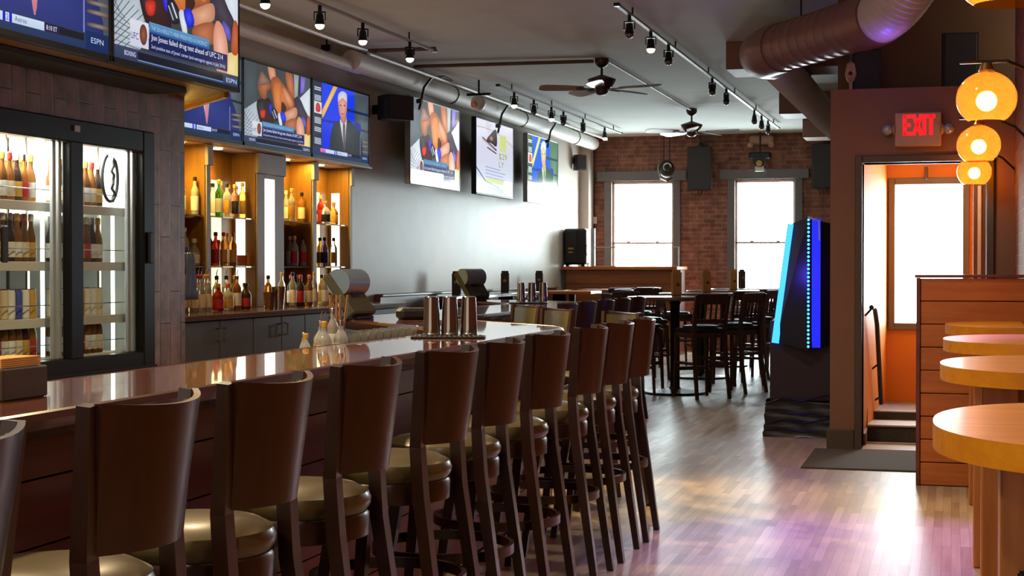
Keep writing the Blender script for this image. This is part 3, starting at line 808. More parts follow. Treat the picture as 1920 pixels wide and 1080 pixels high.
def anchor(mode=0):
    p = Pic(); br = mode == 1
    k = (lambda r, g, b: c(min(255, r*1.1+24), min(255, g*1.2+46), min(255, b*1.08+22))) if br else c
    def T(x, y): top = 25+(x-45)/650*180; bot = 925+(x-45)/650*118; return ((x-45)/650, 1-(y-top)/(bot-top))
    def B(pts, col, cc=None): p.blob([T(*q) for q in pts], col, cc)
    def Fp(pts, col, cc=None): p.fan([T(*q) for q in pts], col, cc)
    p.rect(0, 0, 1, 1, k(20, 46, 220), k(26, 66, 240))
    Fp([(520, 155), (695, 205), (695, 1045), (520, 1000)], k(66, 76, 86), k(92, 104, 108))
    Fp([(430, 360), (695, 430), (695, 460), (430, 395)], k(30, 44, 86)); Fp([(150, 500), (330, 520), (330, 560), (150, 530)], k(16, 34, 170))
    Fp([(430, 560), (695, 640), (695, 665), (430, 585)], k(32, 40, 60))
    Fp([(278, 90), (322, 104), (170, 460), (148, 490), (146, 400)], k(226, 170, 70), k(244, 206, 120))
    B([(600, 560), (520, 540), (560, 660), (585, 690)], k(24, 40, 150))
    B([(262, 600), (350, 510), (420, 480), (520, 570), (600, 720), (600, 1010), (262, 940)], k(44, 50, 56), k(66, 74, 78))
    if mode == 2: B([(262, 560), (350, 500), (420, 480), (560, 570), (640, 720), (640, 1010), (200, 940), (230, 700)], k(34, 44, 104), k(52, 66, 140))
    B([(352, 500), (425, 470), (420, 640), (402, 880), (384, 760), (360, 600)], k(190, 188, 196), k(232, 228, 232))
    B([(384, 560), (408, 560), (412, 740), (400, 880), (386, 740)], k(82, 70, 84) if mode != 2 else k(200, 110, 130), k(120, 110, 122) if mode != 2 else k(226, 150, 164))
    B([(362, 430), (420, 430), (418, 520), (388, 545), (362, 510)], k(170, 104, 92), k(206, 140, 126))
    B([(330, 220), (378, 180), (428, 220), (432, 330), (420, 440), (385, 490), (350, 450), (332, 340)], k(196, 128, 116), k(236, 172, 158))
    B([(328, 280), (330, 195), (375, 150), (428, 185), (432, 285), (420, 240), (380, 220), (342, 235)], k(186, 186, 206), k(222, 220, 232))
    for x in (358, 402): p.ell(*T(x, 325), .014, .010, k(84, 50, 50))
    p.line(T(360, 425), T(400, 432), .008, k(150, 70, 70)); p.line(T(380, 330), T(376, 385), .008, k(190, 120, 108))
    Fp([(45, 25), (148, 54), (148, 945), (45, 925)], k(40, 48, 66), k(54, 64, 84))
    for y0, y1, n in ((100, 150, 2), (200, 270, 4), (470, 550, 4), (590, 650, 3), (720, 800, 4)):
        for i in range(n):
            y = y0+(y1-y0)*i/n; Fp([(68, y), (138, y+18), (138, y+18+(y1-y0)/n*.6), (68, y+(y1-y0)/n*.6)], k(196, 206, 222))
    Fp([(64, 275), (145, 298), (145, 440), (64, 420)], k(216, 214, 220)); B([(84, 330), (104, 300), (128, 340), (128, 410), (84, 402)], k(190, 36, 50), k(220, 70, 80))
    Fp([(588, 690), (594, 692), (594, 1000), (588, 1000)], k(120, 130, 200))
    for y in (760, 810, 880): B([(610, y), (690, y+10), (690, y+34), (610, y+20)], k(80, 66, 64), k(150, 138, 128))
    if br:
        p.rect(0, 0, 1, .29, c(255, 255, 255))
    else:
        p.rect(.0, 0, 1, .105, c(30, 52, 92), c(40, 60, 96)); p.rect(.13, .048, .72, .10, c(190, 206, 236), c(206, 222, 240)); p.rect(.13, .048, .22, .10, c(206, 80, 160), c(226, 130, 190))
        p.rect(.37, .048, .385, .10, c(20, 24, 190)); p.rect(.405, .048, .42, .10, c(20, 24, 190)); p.text('2', .388, .056, .402, .092, c(70, 90, 210)); p.text('Astros', .435, .062, .50, .09, c(60, 66, 72))
        p.rect(.60, .048, .72, .10, c(32, 30, 70)); p.text('8:10 ET', .612, .06, .675, .088, c(226, 226, 240)); p.rect(.69, .052, .84, .096, c(24, 26, 36)); p.rect(.85, 0, 1, .12, c(20, 44, 92)); p.text('ESPN', .885, .05, .965, .085, c(190, 210, 246))
    return p
def advert():
    p = Pic()
    def T(x, y): top = 60+(x-165)/455*150; bot = 935+(x-105)/475*85; x0 = 165-60*(y-60)/880; return ((x-x0)/(455+5), 1-(y-top)/(bot-top))
    p.rect(0, 0, 1, 1, c(206, 214, 236), c(222, 220, 236))
    for i in range(16):
        t0, t1 = i/16, (i+1)/16
        p.line((t0, .885+.03*math.sin(t0*3)-.16*t0*t0), (t1, .885+.03*math.sin(t1*3)-.16*t1*t1), .012, c(176, 168, 140))
    p.blob([T(270, 330), T(320, 260), T(395, 210), T(390, 400), T(330, 370)], c(34, 36, 50), c(70, 60, 66)); p.ell(*T(330, 310), .045, .035, c(150, 84, 60), c(206, 150, 120))
    p.line(T(222, 290), T(385, 450), .02, c(60, 44, 60)); p.line(T(222, 315), T(380, 460), .01, c(190, 110, 90)); p.line(T(272, 410), T(380, 490), .02, c(60, 66, 96))
    p.rect(.62, .62, .80, .86, c(216, 222, 150), c(206, 216, 120)); p.text('$29', .60, .50, .82, .60, c(150, 170, 40)); p.text('LY', .60, .40, .74, .48, c(140, 156, 50))
    for i, (a, b_) in enumerate(((.22, .62), (.22, .76), (.22, .70), (.22, .74))):
        p.line((a+.02, .37-i*.045), (b_+.02, .355-i*.045), .012, c(150, 156, 196))
    p.rect(.26, .155, .72, .22, c(190, 206, 110), c(200, 214, 130)); p.line((0, .34), (.24, .17), .02, c(70, 56, 70)); p.line((.24, .17), (.62, .10), .015, c(120, 140, 170))
    for i in range(3): p.line((.04, .105-i*.028), (.72, .075-i*.028), .014, c(110, 146, 196))
    p.rect(.74, .02, .985, .22, c(255, 255, 255))
    return p
PF, PA, PS, PFb, PAb, PAd = fight(), anchor(), anchor(2), fight(True), anchor(1), advert()
def tv(name_lab, X, y0, y1, z0, z1, pic, back=None, rim=.018, bez=None, depth=.06, tilt=0):
    w, h = y1-y0, z1-z0
    t = thing('wall_television', name_lab, 'television', (X, (y0+y1)/2, z0), PI/2)
    t.rotation_euler = (tilt, 0, PI/2)
    b = MB(); b.box(-w/2, w/2, 0, depth, 0, h, .006)
    for a0, a1, c0, c1 in ((-w/2, -w/2+rim, 0, h), (w/2-rim, w/2, 0, h), (-w/2, w/2, 0, rim*1.8), (-w/2, w/2, h-rim, h)): b.box(a0, a1, -.008, .001, c0, c1, .002)
    b.build('housing', bez or M_black, t)
    o = pic.mesh('screen', w-2*rim, h-2.8*rim); o.parent = t; o.location = (0, -.001, rim*1.8)
    if back:
        b = MB(); b.box(-w*.18, w*.18, depth, depth+back, h*.3, h*.7, .004); b.build('wall_mount', M_black, t)
    return t
tv('huge screen at the top left frame corner showing a dark suited presenter', -4.88, 6.56, 8.31, 2.655, 3.64, PS)
tv('huge hanging screen at top left showing two fighters and a headline', -4.88, 8.33, 10.06, 2.655, 3.64, PF)
tv('wall screen partly hidden under the soffit, showing only a suit and tie', -6.06, 11.06, 12.56, 2.50, 3.27, PS, .03)
tv('wall screen over the bottle shelves showing two fighters', -6.06, 12.57, 14.08, 2.50, 3.28, PF, .03)
tv('wall screen over the bottle shelves showing a white haired man on blue', -6.06, 14.10, 15.66, 2.50, 3.28, PA, .03)
tv('first tilted screen on the white wall, fighters above a white block', -5.86, 16.40, 18.22, 2.36, 3.35, PFb, .16, .014, M_alu)
tv('middle tilted screen on the white wall showing a pale advert', -5.86, 18.90, 20.66, 2.36, 3.35, PAd, .16, .014, M_black)
tv('last tilted screen on the white wall, man on bright blue above white', -5.86, 21.38, 23.18, 2.36, 3.35, PAb, .16, .014, M_alu)
# ------------------------------------------------------------------ overhead fixtures
def rail(name, p0, p1, lab):
    t = thing(name, lab, 'track rail', (0, 0, 0)); p0 = Vector(p0); p1 = Vector(p1)
    b = MB(); b.tube([p0, p1], 1, rect=(.036, .02)); b.build('channel', M_rail, t)
    for q in (p0, p1): b = MB(); b.cbox(q, (.05, .06, .03), .003); b.build('end_cap', M_blackmet, t)
    n = max(2, int((p1-p0).length/2.2))
    for k in range(n+1):
        b = MB(); q = p0+(p1-p0)*(k+.3)/(n+.6); b.cyl(q, (q.x, q.y, ZC), .008); b.build('hanger', M_blackmet, t)
rail('light_track', (-5.08, 8.5, 3.60), (-5.03, 14.81, 3.60), 'left ceiling light track over the bar, nearest to the camera')
rail('light_track', (-5.24, 17.82, 3.60), (-5.18, 24.7, 3.60), 'middle ceiling light track beyond the white pipe')
rail('light_track', (-2.69, 12.65, 3.60), (-2.62, 24.43, 3.60), 'long right ceiling light track beside the fans')
def make_spot(lit):
    t = thing('track_spotlight', 'x', 'spotlight')
    b = MB(); b.cyl((0, 0, -.01), (0, 0, -.06), .016); b.box(-.03, .03, -.012, .012, -.072, -.06, .003); b.build('stem', M_blackmet, t)
    b = MB()
    for s in (-1, 1): b.box(s*.046-.004, s*.046+.004, -.011, .011, -.135, -.06, .002)
    b.box(-.05, .05, -.011, .011, -.07, -.06, .002); b.build('yoke', M_blackmet, t)
    b = MB(); b.lathe([(.018, -.075), (.028, -.085), (.032, -.12), (.040, -.165), (.044, -.17), (.040, -.172), (.034, -.16)], 18); b.build('housing', M_blackmet, t)
    b = MB(); b.lathe([(.036, -.166), (.038, -.178), (.030, -.196), (.014, -.206), (.0, -.208)], 16, caps=False); b.build('lamp_face', M_spotface if lit else M_spotoff, t)
    return t
SPL = []
pos = {'left': [(-5.065, 10.9), (-5.06, 11.95), (-5.05, 12.9), (-5.035, 14.1)], 'middle': [(-5.235, 18.5), (-5.225, 19.4), (-5.22, 20.3), (-5.215, 20.95), (-5.205, 22.1), (-5.19, 23.5)],
       'right': [(-2.687, 13.15), (-2.68, 14.1), (-2.675, 15.0), (-2.657, 17.75), (-2.65, 18.85), (-2.635, 21.5), (-2.63, 22.3), (-2.628, 23.1)]}
litset = {('left', 0), ('left', 1), ('left', 2), ('left', 3), ('middle', 0), ('middle', 2), ('middle', 5), ('right', 1)}
protos = {}
for nm, L_ in pos.items():
    for k, (x, y) in enumerate(L_):
        lit = (nm, k) in litset; lab = '%s %s track spotlight, %s from the near end of the %s ceiling track' % ('glowing warm' if lit else 'unlit', 'black', ORD[k], nm)
        if lit not in protos: protos[lit] = make_spot(lit); u = False
        else: u = True
        place(protos[lit], u, (x, y, 3.6), .3*k, lab, 'spotlights on the %s track' % nm)
        if lit: SPL.append((x, y))
# ceiling fans
def make_fan(lab):
    t = thing('ceiling_fan', lab, 'ceiling fan')
    b = MB(); b.lathe([(.075, -.001), (.078, -.04), (.06, -.075), (.025, -.10)], 24); b.build('canopy', M_fan, t)
    b = MB(); b.cyl((0, 0, -.09), (0, 0, -.20), .013); b.build('downrod', M_blackmet, t)
    b = MB(); b.lathe([(.03, -.18), (.085, -.20), (.155, -.225), (.15, -.25), (.11, -.31), (.09, -.33), (.07, -.335), (.066, -.375), (.04, -.395), (.0, -.398)], 28, caps=False); b.build('motor_housing', M_fan, t)
    for k in range(5):
        a = 2*PI*k/5; R = Matrix.Rotation(a, 4, 'Z')
        bl = MB(); tw = Matrix.Translation((0, 0, -.325)) @ R @ Matrix.Rotation(.24, 4, 'X')
        pts = [(.20, -.055), (.40, -.08), (.62, -.088), (.68, -.06), (.685, 0), (.68, .06), (.62, .088), (.40, .08), (.20, .055)]
        bl.prism(pts, -.004, .004, tw); o = bl.build('blade', M_blade, t)
        ir = MB(); ir.prism([(.08, -.018), (.17, -.014), (.25, -.04), (.28, 0), (.25, .04), (.17, .014), (.08, .018)], -.012, -.004, tw); ir.build('blade_iron', M_fan, o)
    return t
FN = make_fan('nearest bronze ceiling fan with five wooden blades')
place(FN, False, (-3.66, 16.42, ZC), .05-th0, 'nearest bronze ceiling fan with five wooden blades, hanging over the tables', 'ceiling fans')
place(FN, True, (-3.58, 21.95, ZC), .15-th0, 'farther bronze ceiling fan in front of the brick wall', 'ceiling fans')
# conduits along the ceiling
def conduit(lab, pts, r=.014, m=None):
    b = MB(); b.tube(pts, r, 8); tag(b.build('conduit', m or M_conduit), lab, 'conduit')
conduit('brown conduit across the ceiling from the left wall to the nearest fan', [(-5.74, 16.2, 3.64), (-3.74, 16.38, 3.65)], .02)
conduit('short brown conduit across the ceiling at the left track end', [(-5.75, 14.83, 3.63), (-5.03, 14.87, 3.63)], .02)
conduit('thin grey conduit along the ceiling between the two fans', [(-3.60, 16.48, 3.655), (-3.575, 21.88, 3.655)], .012, M_rail)
conduit('near white conduit beside the white wall pipe', [(-5.70, 8, 3.60), (-5.71, 14.0, 3.60), (-5.72, 14.7, 3.62)], .022, M_white)
conduit('long white conduit above the thick white wall pipe', [(-5.69, 14.7, 3.58), (-5.65, 18.3, 3.58), (-5.62, 23.0, 3.58), (-5.61, 25.6, 3.58)], .020, M_white)
# white jacketed pipe high on the left wall
t = thing('wall_pipe', 'white jacketed pipe running high along the left wall', 'pipe')
b = MB(); b.tube([(-5.92, 5, 3.475), (-5.92, 15.0, 3.475)], .06, 16); b.build('thin_run', M_pipe, t)
b = MB(); b.tube([(-5.90, 14.75, 3.53), (-5.90, 25.8, 3.53)], .105, 20); b.build('thick_run', M_pipe, t)
b = MB()
for y in (11.2, 14.2): b.cbox((-5.94, y, 3.58), (.10, .06, .06), .004); b.tube([(-5.94, y, 3.44), (-5.94, y, ZC-.001)], .01, 6)
for y in (18.0, 21.2, 24.4): b.tube([(-5.90+.11*math.cos(a), y, 3.53+.11*math.sin(a)) for a in [k*PI/6 for k in range(-3, 8)]], .008, 6); b.tube([(-5.90, y, 3.62), (-5.90, y, ZC-.001)], .01, 6)
b.build('clamps', M_blackmet, t)
# cable loops that drop from the conduit to each tilted screen
for k, y in enumerate((16.55, 19.7, 22.3)):
    b = MB(); b.tube([(-5.64, y+.7, 3.60), (-5.66, y+.45, 3.62), (-5.72, y+.2, 3.58), (-5.76, y+.05, 3.45), (-5.78, y, 3.28), (-5.80, y, 3.20)], .016, 6); b.cbox((-5.795, y, 3.295), (.06, .06, .05), .004)
    tag(b.build('power_cable', M_black), 'black power cable drooping to the %s tilted screen' % ['first', 'middle', 'last'][k], 'cable')
# white bullet camera on the wall pipe
t = thing('security_camera', 'white ball camera hanging from the ceiling by the wall pipe', 'camera', (-5.5, 17.85, 3.40))
b = MB(); b.sphere((0, 0, 0), .092, 20, 12); b.build('ball', M_white, t)
b = MB(); b.cyl((-.02, -.07, -.02), (-.03, -.112, -.035), .04, .034); b.build('lens', M_cream, t)
b = MB(); b.cbox((0, .02, .105), (.30, .04, .03), .004); b.cyl((0, .02, .12), (0, .02, ZC-3.40-.001), .012); b.build('arm', M_blackmet, t)
# brown spiral duct
def ribbed(b, p0, p1, r, step=.085, ridge=.012):
    p0 = Vector(p0); p1 = Vector(p1); Ln = (p1-p0).length; prof = []; z = 0
    while z < Ln-step:
        prof += [(r, z), (r, z+step*.80), (r+ridge, z+step*.88), (r, z+step*.96)]; z += step
    prof += [(r, z), (r, Ln)]
    q = (p1-p0).to_track_quat('Z', 'Y').to_matrix().to_4x4(); b.lathe(prof, 28, p0, True, q)
t = thing('spiral_duct', 'large brown ribbed spiral duct turning across the ceiling at right', 'duct')
A, Bp, Cp = Vector((-1.52, 13.42, 3.27)), Vector((-.62, 12.0, 3.27)), Vector((-.30, 11.50, 3.42))
b = MB(); ribbed(b, A, Bp, .20, .15, .006); b.build('cross_run', M_duct, t)
b = MB(); b.tube([(-1.38, 13.2, 3.27), (-1.50, 13.38, 3.27), (-1.58, 13.55, 3.265), (-1.57, 13.72, 3.26), (-1.53, 13.9, 3.255)], [.212, .214, .212, .19, .168], 28); b.build('elbow', M_duct, t)
b = MB(); ribbed(b, (-1.535, 13.85, 3.255), (-1.40, 25.5, 3.22), .155, .065, .010); b.build('long_run', M_ductgrey, t)
b = MB(); b.tube([(-.66, 12.06, 3.27), (-.58, 11.93, 3.27), (-.52, 11.84, 3.28)], .212, 28); b.build('collar', M_duct, t)
b = MB(); P_ = []
for k in range(40):
    s = k/39; P_.append((-.53+.42*s, 11.86-.72*s, 3.28+.42*s*s+.05*s))
b.tube(P_, [.19+(.012 if k % 2 else 0) for k in range(40)], 28); b.build('flexible_end', M_ductgrey, t)
for q in ((-1.2, 12.9), (-1.48, 17.0), (-1.43, 22.0)): b = MB(); b.cyl((q[0], q[1], 3.40), (q[0], q[1], ZC), .008); b.build('hanger', M_blackmet, t)

# ------------------------------------------------------------------ loudspeakers, stage lights, emergency lamp
def speaker(lab, loc, w, h, d, rz=0, tilt=0, horn=False, foot=None):
    t = thing('loudspeaker', lab, 'loudspeaker', loc); t.rotation_euler = (tilt, 0, rz)
    b = MB(); b.prism([(-w/2, 0), (w/2, 0), (w/2, d*.3), (w*.32, d), (-w*.32, d), (-w/2, d*.3)], 0, h); b.build('cabinet', M_speaker, t)
    b = MB(); b.box(-w/2+.012, w/2-.012, -.012, .002, .012, h-.012, .008); b.build('grille', M_grille, t)
    if horn:
        b = MB(); b.lathe([(.11, 0), (.10, -.008), (.02, -.004)], 24, (0, -.012, h*.33), False, Matrix.Rotation(-PI/2, 4, 'X')); b.build('woofer', M_black, t)
    if foot:
        b = MB(); foot(b); b.build('bracket', M_black, t)
    return t
speaker('black loudspeaker between the two brick wall windows', (-4.10, 25.95, 2.73), .41, .73, .28, foot=lambda b: (b.cbox((0, .2, .78), (.05, .2, .04)), b.box(-.03, .03, .2, .30, .6, .8), b.cyl((-.03, .05, 0), (-.03, .05, -.07), .01), b.cyl((.03, .05, 0), (.03, .05, -.07), .01), b.cyl((0, .1, .72), (0, .1, ZC-2.73), .007)))
speaker('black loudspeaker on the brick wall at the right, cut by the doorway wall', (-2.03, 25.95, 2.73), .41, .73, .28, foot=lambda b: (b.cbox((0, .2, .78), (.05, .2, .04)), b.box(-.03, .03, .2, .30, .6, .8), b.cyl((-.03, .05, 0), (-.03, .05, -.07), .01), b.cyl((.03, .05, 0), (.03, .05, -.07), .01), b.cyl((0, .1, .72), (0, .1, ZC-2.73), .007)))
speaker('brown boxy loudspeaker on the wall left of the tilted screens', (-5.74, 15.80, 3.02), .36, .26, .26, PI/2-.5, 0, foot=lambda b: b.box(-.04, .04, .24, .44, .08, .18))
speaker('small black loudspeaker in the far left corner beside the last screen', (-5.98, 25.3, 3.05), .20, .26, .15, .9, 0, foot=lambda b: b.box(-.03, .03, .14, .24, .1, .2))
speaker('black loudspeaker on top of the doorway wall, with a small lit horn', (-.655, 12.60, 2.791), .23, .36, .24, .35)
speaker('tall dark loudspeaker above the exit doorway, near the amber globes', (.06, 12.62, 2.791), .27, .46, .26, .15)
t = thing('spot_horn', 'small white horn light beside the loudspeaker above the doorway wall', 'light', (-.775, 12.50, 2.791))
b = MB(); b.lathe([(.012, 0), (.012, .08), (.03, .10), (.045, .15), (.03, .23), (.005, .25)], 16); b.build('shade', M_cream, t)
b = MB(); b.sphere((0, -.043, .15), .016, 12, 8); b.build('lens', M_black, t)
# DJ loudspeaker on the wooden booth
t = thing('loudspeaker', 'black portable loudspeaker standing on the wooden booth in the far left corner', 'loudspeaker', (-5.94, 24.75, 1.436))
b = MB(); b.box(-.19, .19, -.12, .2, .03, .62, .03); b.build('cabinet', M_black, t)
b = MB(); b.box(-.14, .03, -.135, -.119, .06, .58, .006); b.build('side_panel', M_speaker, t)
b = MB(); b.box(-.11, -.02, -.138, -.134, .28, .31); b.box(-.10, -.03, -.138, -.134, .22, .245); b.build('badge', M_goldink, t)
b = MB(); b.lathe([(.10, 0), (.085, .01), (.02, .004)], 20, (.19, -.02, .27), False, Matrix.Rotation(PI/2, 4, 'Y')); b.build('horn', M_ltgrey, t)
b = MB()
for s in (-1, 1): b.box(s*.13-.03, s*.13+.03, -.1, .1, 0, .035, .004)
b.build('foot', M_black, t)
# stage light left of the first speaker, projector and lamp right of it
t = thing('stage_light', 'black round stage light with chrome rim hanging before the left window', 'stage light', (-4.62, 25.75, 2.98))
b = MB(); b.sphere((0, 0, 0.10), .13, 18, 12, (1, .9, 1.15)); b.build('body', M_black, t)
b = MB(); b.tube([(-.13, 0, .25), (-.15, 0, .1), (-.1, -.02, -.06), (0, -.03, -.10), (.1, -.02, -.06)], .014, 8); b.lathe([(.07, 0), (.075, .01), (.05, .02)], 18, (0.03, -.115, .12), False, Matrix.Rotation(PI/2, 4, 'X')); b.build('rim', M_chrome, t)
b = MB()
for s in (-1, 1): b.cyl((s*.05, 0, .2), (s*.05, 0, ZC-2.98-.001), .008)
b.build('hanger', M_blackmet, t)
t = thing('stage_light', 'black stage light with small white sign above the right window', 'stage light', (-3.09, 25.95, 3.18))
b = MB(); b.box(-.18, .18, -.05, .15, .05, .16, .02); b.cyl((0, -.08, .02), (0, .1, .02), .11, .09); b.build('body', M_black, t)
b = MB(); b.cyl((0, -.10, -.03), (0, -.08, -.03), .05); b.build('lens', M_goldink, t)
b = MB(); b.box(-.07, .07, -.06, -.02, -.16, -.07, .004); b.build('label_plate', M_white, t)
b = MB(); b.cyl((0, .06, .15), (0, .06, ZC-3.18-.001), .015); b.build('hanger', M_blackmet, t)
t = thing('emergency_light', 'cream emergency light with two lamp heads at the top of the brick wall', 'emergency light', (-3.09, YF-.13, 3.55))
b = MB(); b.box(-.2, .2, 0, .129, -.06, .09, .03); b.build('case', M_cream, t)
for s in (-1, 1): b = MB(); b.sphere((s*.17, -.02, -.075), .05, 14, 10); b.build('lamp_head', M_cream, t)
# thin vertical conduit with a white junction box in the far corner
b = MB(); b.tube([(-5.985, 26.235, 3.6), (-5.985, 26.235, 2.35), (-5.965, 26.235, 2.25), (-5.985, 26.235, 2.12), (-5.985, 26.235, 1.3)], .012, 6)
jb = b.build('wall_cable', M_black); tag(jb, 'thin dark cable with white box down the far left brick corner', 'cable')
b = MB(); b.box(-6.01, -5.93, 26.20, 26.249, 2.18, 2.30, .006); b.build('junction_box', M_white, jb)

# ------------------------------------------------------------------ wooden booth with glass guard
t = thing('wooden_booth', 'brown plank fronted booth under the left brick wall window', 'booth', (0, 24.5, 0))
b = MB()
for k in range(6): b.box(-6.05, -4.26, 0, .03, .01+k*.228, .01+k*.228+.222, .004)
b.build('front_planks', M_djwood, t)
b = MB(); b.box(-6.06, -4.25, .031, .9, 0, 1.38); b.build('body', M_barfront, t)
b = MB(); b.box(-6.13, -4.22, -.04, .95, 1.381, 1.435, .006); b.build('top', M_pine, t)
b = MB(); b.box(-5.66, -4.25, .30, .312, 1.45, 1.745); g = b.build('glass_guard', M_glass, t)
b = MB(); b.box(-5.66, -4.25, .295, .317, 1.745, 1.76); b.box(-5.66, -4.25, .29, .32, 1.436, 1.45)
for x in (-5.66, -4.268): b.box(x, x+.018, .295, .317, 1.45, 1.745)
b.box(-5.70, -5.64, .28, .33, 1.436, 2.06, .004)
b.build('guard_frame', M_ltgrey, t)

# ------------------------------------------------------------------ exit sign
t = thing('exit_sign', 'red lettered exit sign with two lamp heads over the doorway', 'exit sign', (-.253, VY-.001, 2.335))
b = MB(); b.box(-.171, .171, -.06, 0, 0, .258, .008); b.build('case', M_cream, t)
b = MB()
def stroke(p, q, w=.026):
    d = Vector((q[0]-p[0], q[1]-p[1])); n_ = Vector((-d.y, d.x)).normalized()*w/2
    b.add([(p[0]+n_.x, -.0625, p[1]+n_.y), (q[0]+n_.x, -.0625, q[1]+n_.y), (q[0]-n_.x, -.0625, q[1]-n_.y), (p[0]-n_.x, -.0625, p[1]-n_.y),
           (p[0]+n_.x, -.0605, p[1]+n_.y), (q[0]+n_.x, -.0605, q[1]+n_.y), (q[0]-n_.x, -.0605, q[1]-n_.y), (p[0]-n_.x, -.0605, p[1]-n_.y)], [[0, 1, 2, 3], [4, 7, 6, 5], [0, 4, 5, 1], [1, 5, 6, 2], [2, 6, 7, 3], [3, 7, 4, 0]], False)
zb, zt = .085, .240
for p, q in (((-.098, zb), (-.098, zt)), ((-.111, zt-.013), (-.045, zt-.013)), ((-.111, zb+.013), (-.045, zb+.013)), ((-.1, (zb+zt)/2), (-.055, (zb+zt)/2)),
             ((-.034, zb), (.026, zt)), ((-.034, zt), (.026, zb)), ((.047, zb), (.047, zt)), ((.096, zb), (.096, zt)), ((.066, zt-.013), (.126, zt-.013))): stroke(p, q)
b.build('lettering', M_exit, t)
for s in (-1, 1):
    b = MB(); b.cyl((s*.171, -.03, .13), (s*.19, -.03, .13), .05, .03); b.build('lamp_bracket', M_cream, t)
    b = MB(); b.sphere((s*.226, -.035, .13), .042, 16, 10); b.build('lamp_head', M_ltgrey, t)

# ------------------------------------------------------------------ amber globes on wall arms
GL = [((.12, 3.84), 'nearest amber glass globe lamp, cut off by the top of the frame'), ((.138, 6.86), 'large amber glass globe lamp beside the exit sign'), ((.147, 9.42), 'middle amber glass globe lamp, below the large one'), ((.157, 12.03), 'smallest amber glass globe lamp, lowest of the hanging row')]
def make_globe():
    t = thing('globe_lamp', 'x', 'lamp')
    b = MB(); pr = []
    for k in range(17):
        a = -PI/2+.62+(PI-.62-.25)*k/16; pr.append((.126*math.cos(a), .116*math.sin(a)))
    b.lathe(pr, 36, caps=False); b.build('globe', M_amber, t)
    b = MB(); b.sphere((0, 0, -.01), .043, 16, 10); b.build('bulb', M_bulb, t)
    b = MB(); b.lathe([(.03, .112), (.034, .12), (.02, .15), (.0, .155)], 18, caps=False); b.cyl((0, 0, .02), (0, 0, .12), .014); b.build('socket', M_amberrim, t)
    b = MB(); b.box(-.11, .09, -.012, .012, .150, .162, .002); b.tube([(.08, 0, .156), (.2, 0, .10), (.30, 0, .0)], .008, 8); b.build('arm', M_blackmet, t)
    b = MB(); b.lathe([(.05, 0), (.05, .012), (.02, .02)], 18, (.305, 0, 0), True, Matrix.Rotation(-PI/2, 4, 'Y')); b.build('wall_plate', M_blackmet, t)
    return t
gp = make_globe()
for k, ((x, y), l) in enumerate(GL): place(gp, k > 0, (x, y, 2.125), 0, l, 'amber globe lamps along the right wall')

# ------------------------------------------------------------------ blue lit machine beside the doorway wall
t = thing('lit_machine', 'blue led edged machine on a plastic wrapped stand by the doorway wall', 'machine', (-1.25, 13.02, 0))
b = MB(); b.box(-.215, .285, .02, .50, .30, .97, .008); b.build('stand', M_stand, t)
b = MB(); random.seed(3); rows = 13; n = 64
V = []; F = []
for k in range(rows):
    z = .30*k/(rows-1); e = .03+.02*(1-k/(rows-1))
    for i in range(n):
        s = i/n*4; side = int(s); f = s-side
        x0_, x1_, y0_, y1_ = -.215-e, .285+e*.3, .02-e, .50+e*.3
        p = [(x0_+(x1_-x0_)*f, y0_), (x1_, y0_+(y1_-y0_)*f), (x1_-(x1_-x0_)*f, y1_), (x0_, y1_-(y1_-y0_)*f)][side]
        fo = .007*math.sin(k*2.1+i*.22)+.003*math.sin(i*.9+k)
        cxx, cyy = .035, .26; L2 = math.hypot(p[0]-cxx, p[1]-cyy); V.append((p[0]+(p[0]-cxx)/L2*fo, p[1]+(p[1]-cyy)/L2*fo, max(.001, z+.008*math.sin(i*.35+k)) if 0 < k else .001))
for k in range(rows-1):
    for i in range(n): F.append([k*n+i, k*n+(i+1) % n, (k+1)*n+(i+1) % n, (k+1)*n+i])
b.add(V, F, True)
for z, zz in ((.10, .16), (.22, .18), (.27, .36), (.05, .07)):
    b.tube([(-.25, -.02, z), (-.1, -.035, (z+zz)/2+.015), (.05, -.03, (z+zz)/2-.01), (.28, -.02, zz)], .008, 6)
b.build('plastic_wrap', M_plasticwrap, t, sharp=60)
C0 = Vector((.115, -.16)); Lb, Lt = Vector((-.165, -.02)), Vector((-.035, -.02)); Rb, Rt = Vector((.285, -.02)), Vector((.285, .0))
z0, z1, zl = .735, 1.825, 1.775
b = MB()
b.add([(C0.x, C0.y, z0), (Lb.x, Lb.y, z0+.06), (Lb.x+.03, -.06, z0+.05), (C0.x, C0.y, z1), (Lt.x, Lt.y, zl), (Rb.x, Rb.y, z0+.04), (Rt.x, Rt.y, zl), (.1, .06, z0+.05), (.1, .06, zl)],
      [[1, 0, 3, 4], [0, 5, 6, 3], [4, 3, 6, 8], [5, 7, 8, 6], [7, 1, 4, 8], [0, 1, 7, 5]], False)
b.build('cabinet', M_black, t)
def strip(b, p, q, w, d):
    b.tube([p, q], 1, rect=(w, d), up=(0, 1, 0))
b = MB(); strip(b, (Lb.x, Lb.y-.005, z0+.05), (Lt.x, Lt.y-.005, zl), .06, .03); b.build('light_strip', M_ledblue, t)
b = MB(); strip(b, (C0.x+.055, C0.y+.033, z0+.02), (C0.x+.055, C0.y+.033, z1-.01), .085, .014); b.build('light_strip', M_bluepanel, t)
b = MB()
for k in range(32): b.sphere((C0.x+.004, C0.y-.012, z0+.03+k*.0335), .0105, 8, 6)
b.build('led_dots', M_leddot, t)
b = MB(); b.tube([(C0.x-.0, C0.y-.01, z1+.004), (C0.x+.085, C0.y+.03, z1-.03), (C0.x+.09, C0.y+.03, z1-.19)], .009, 6); b.build('cable', M_white, t)
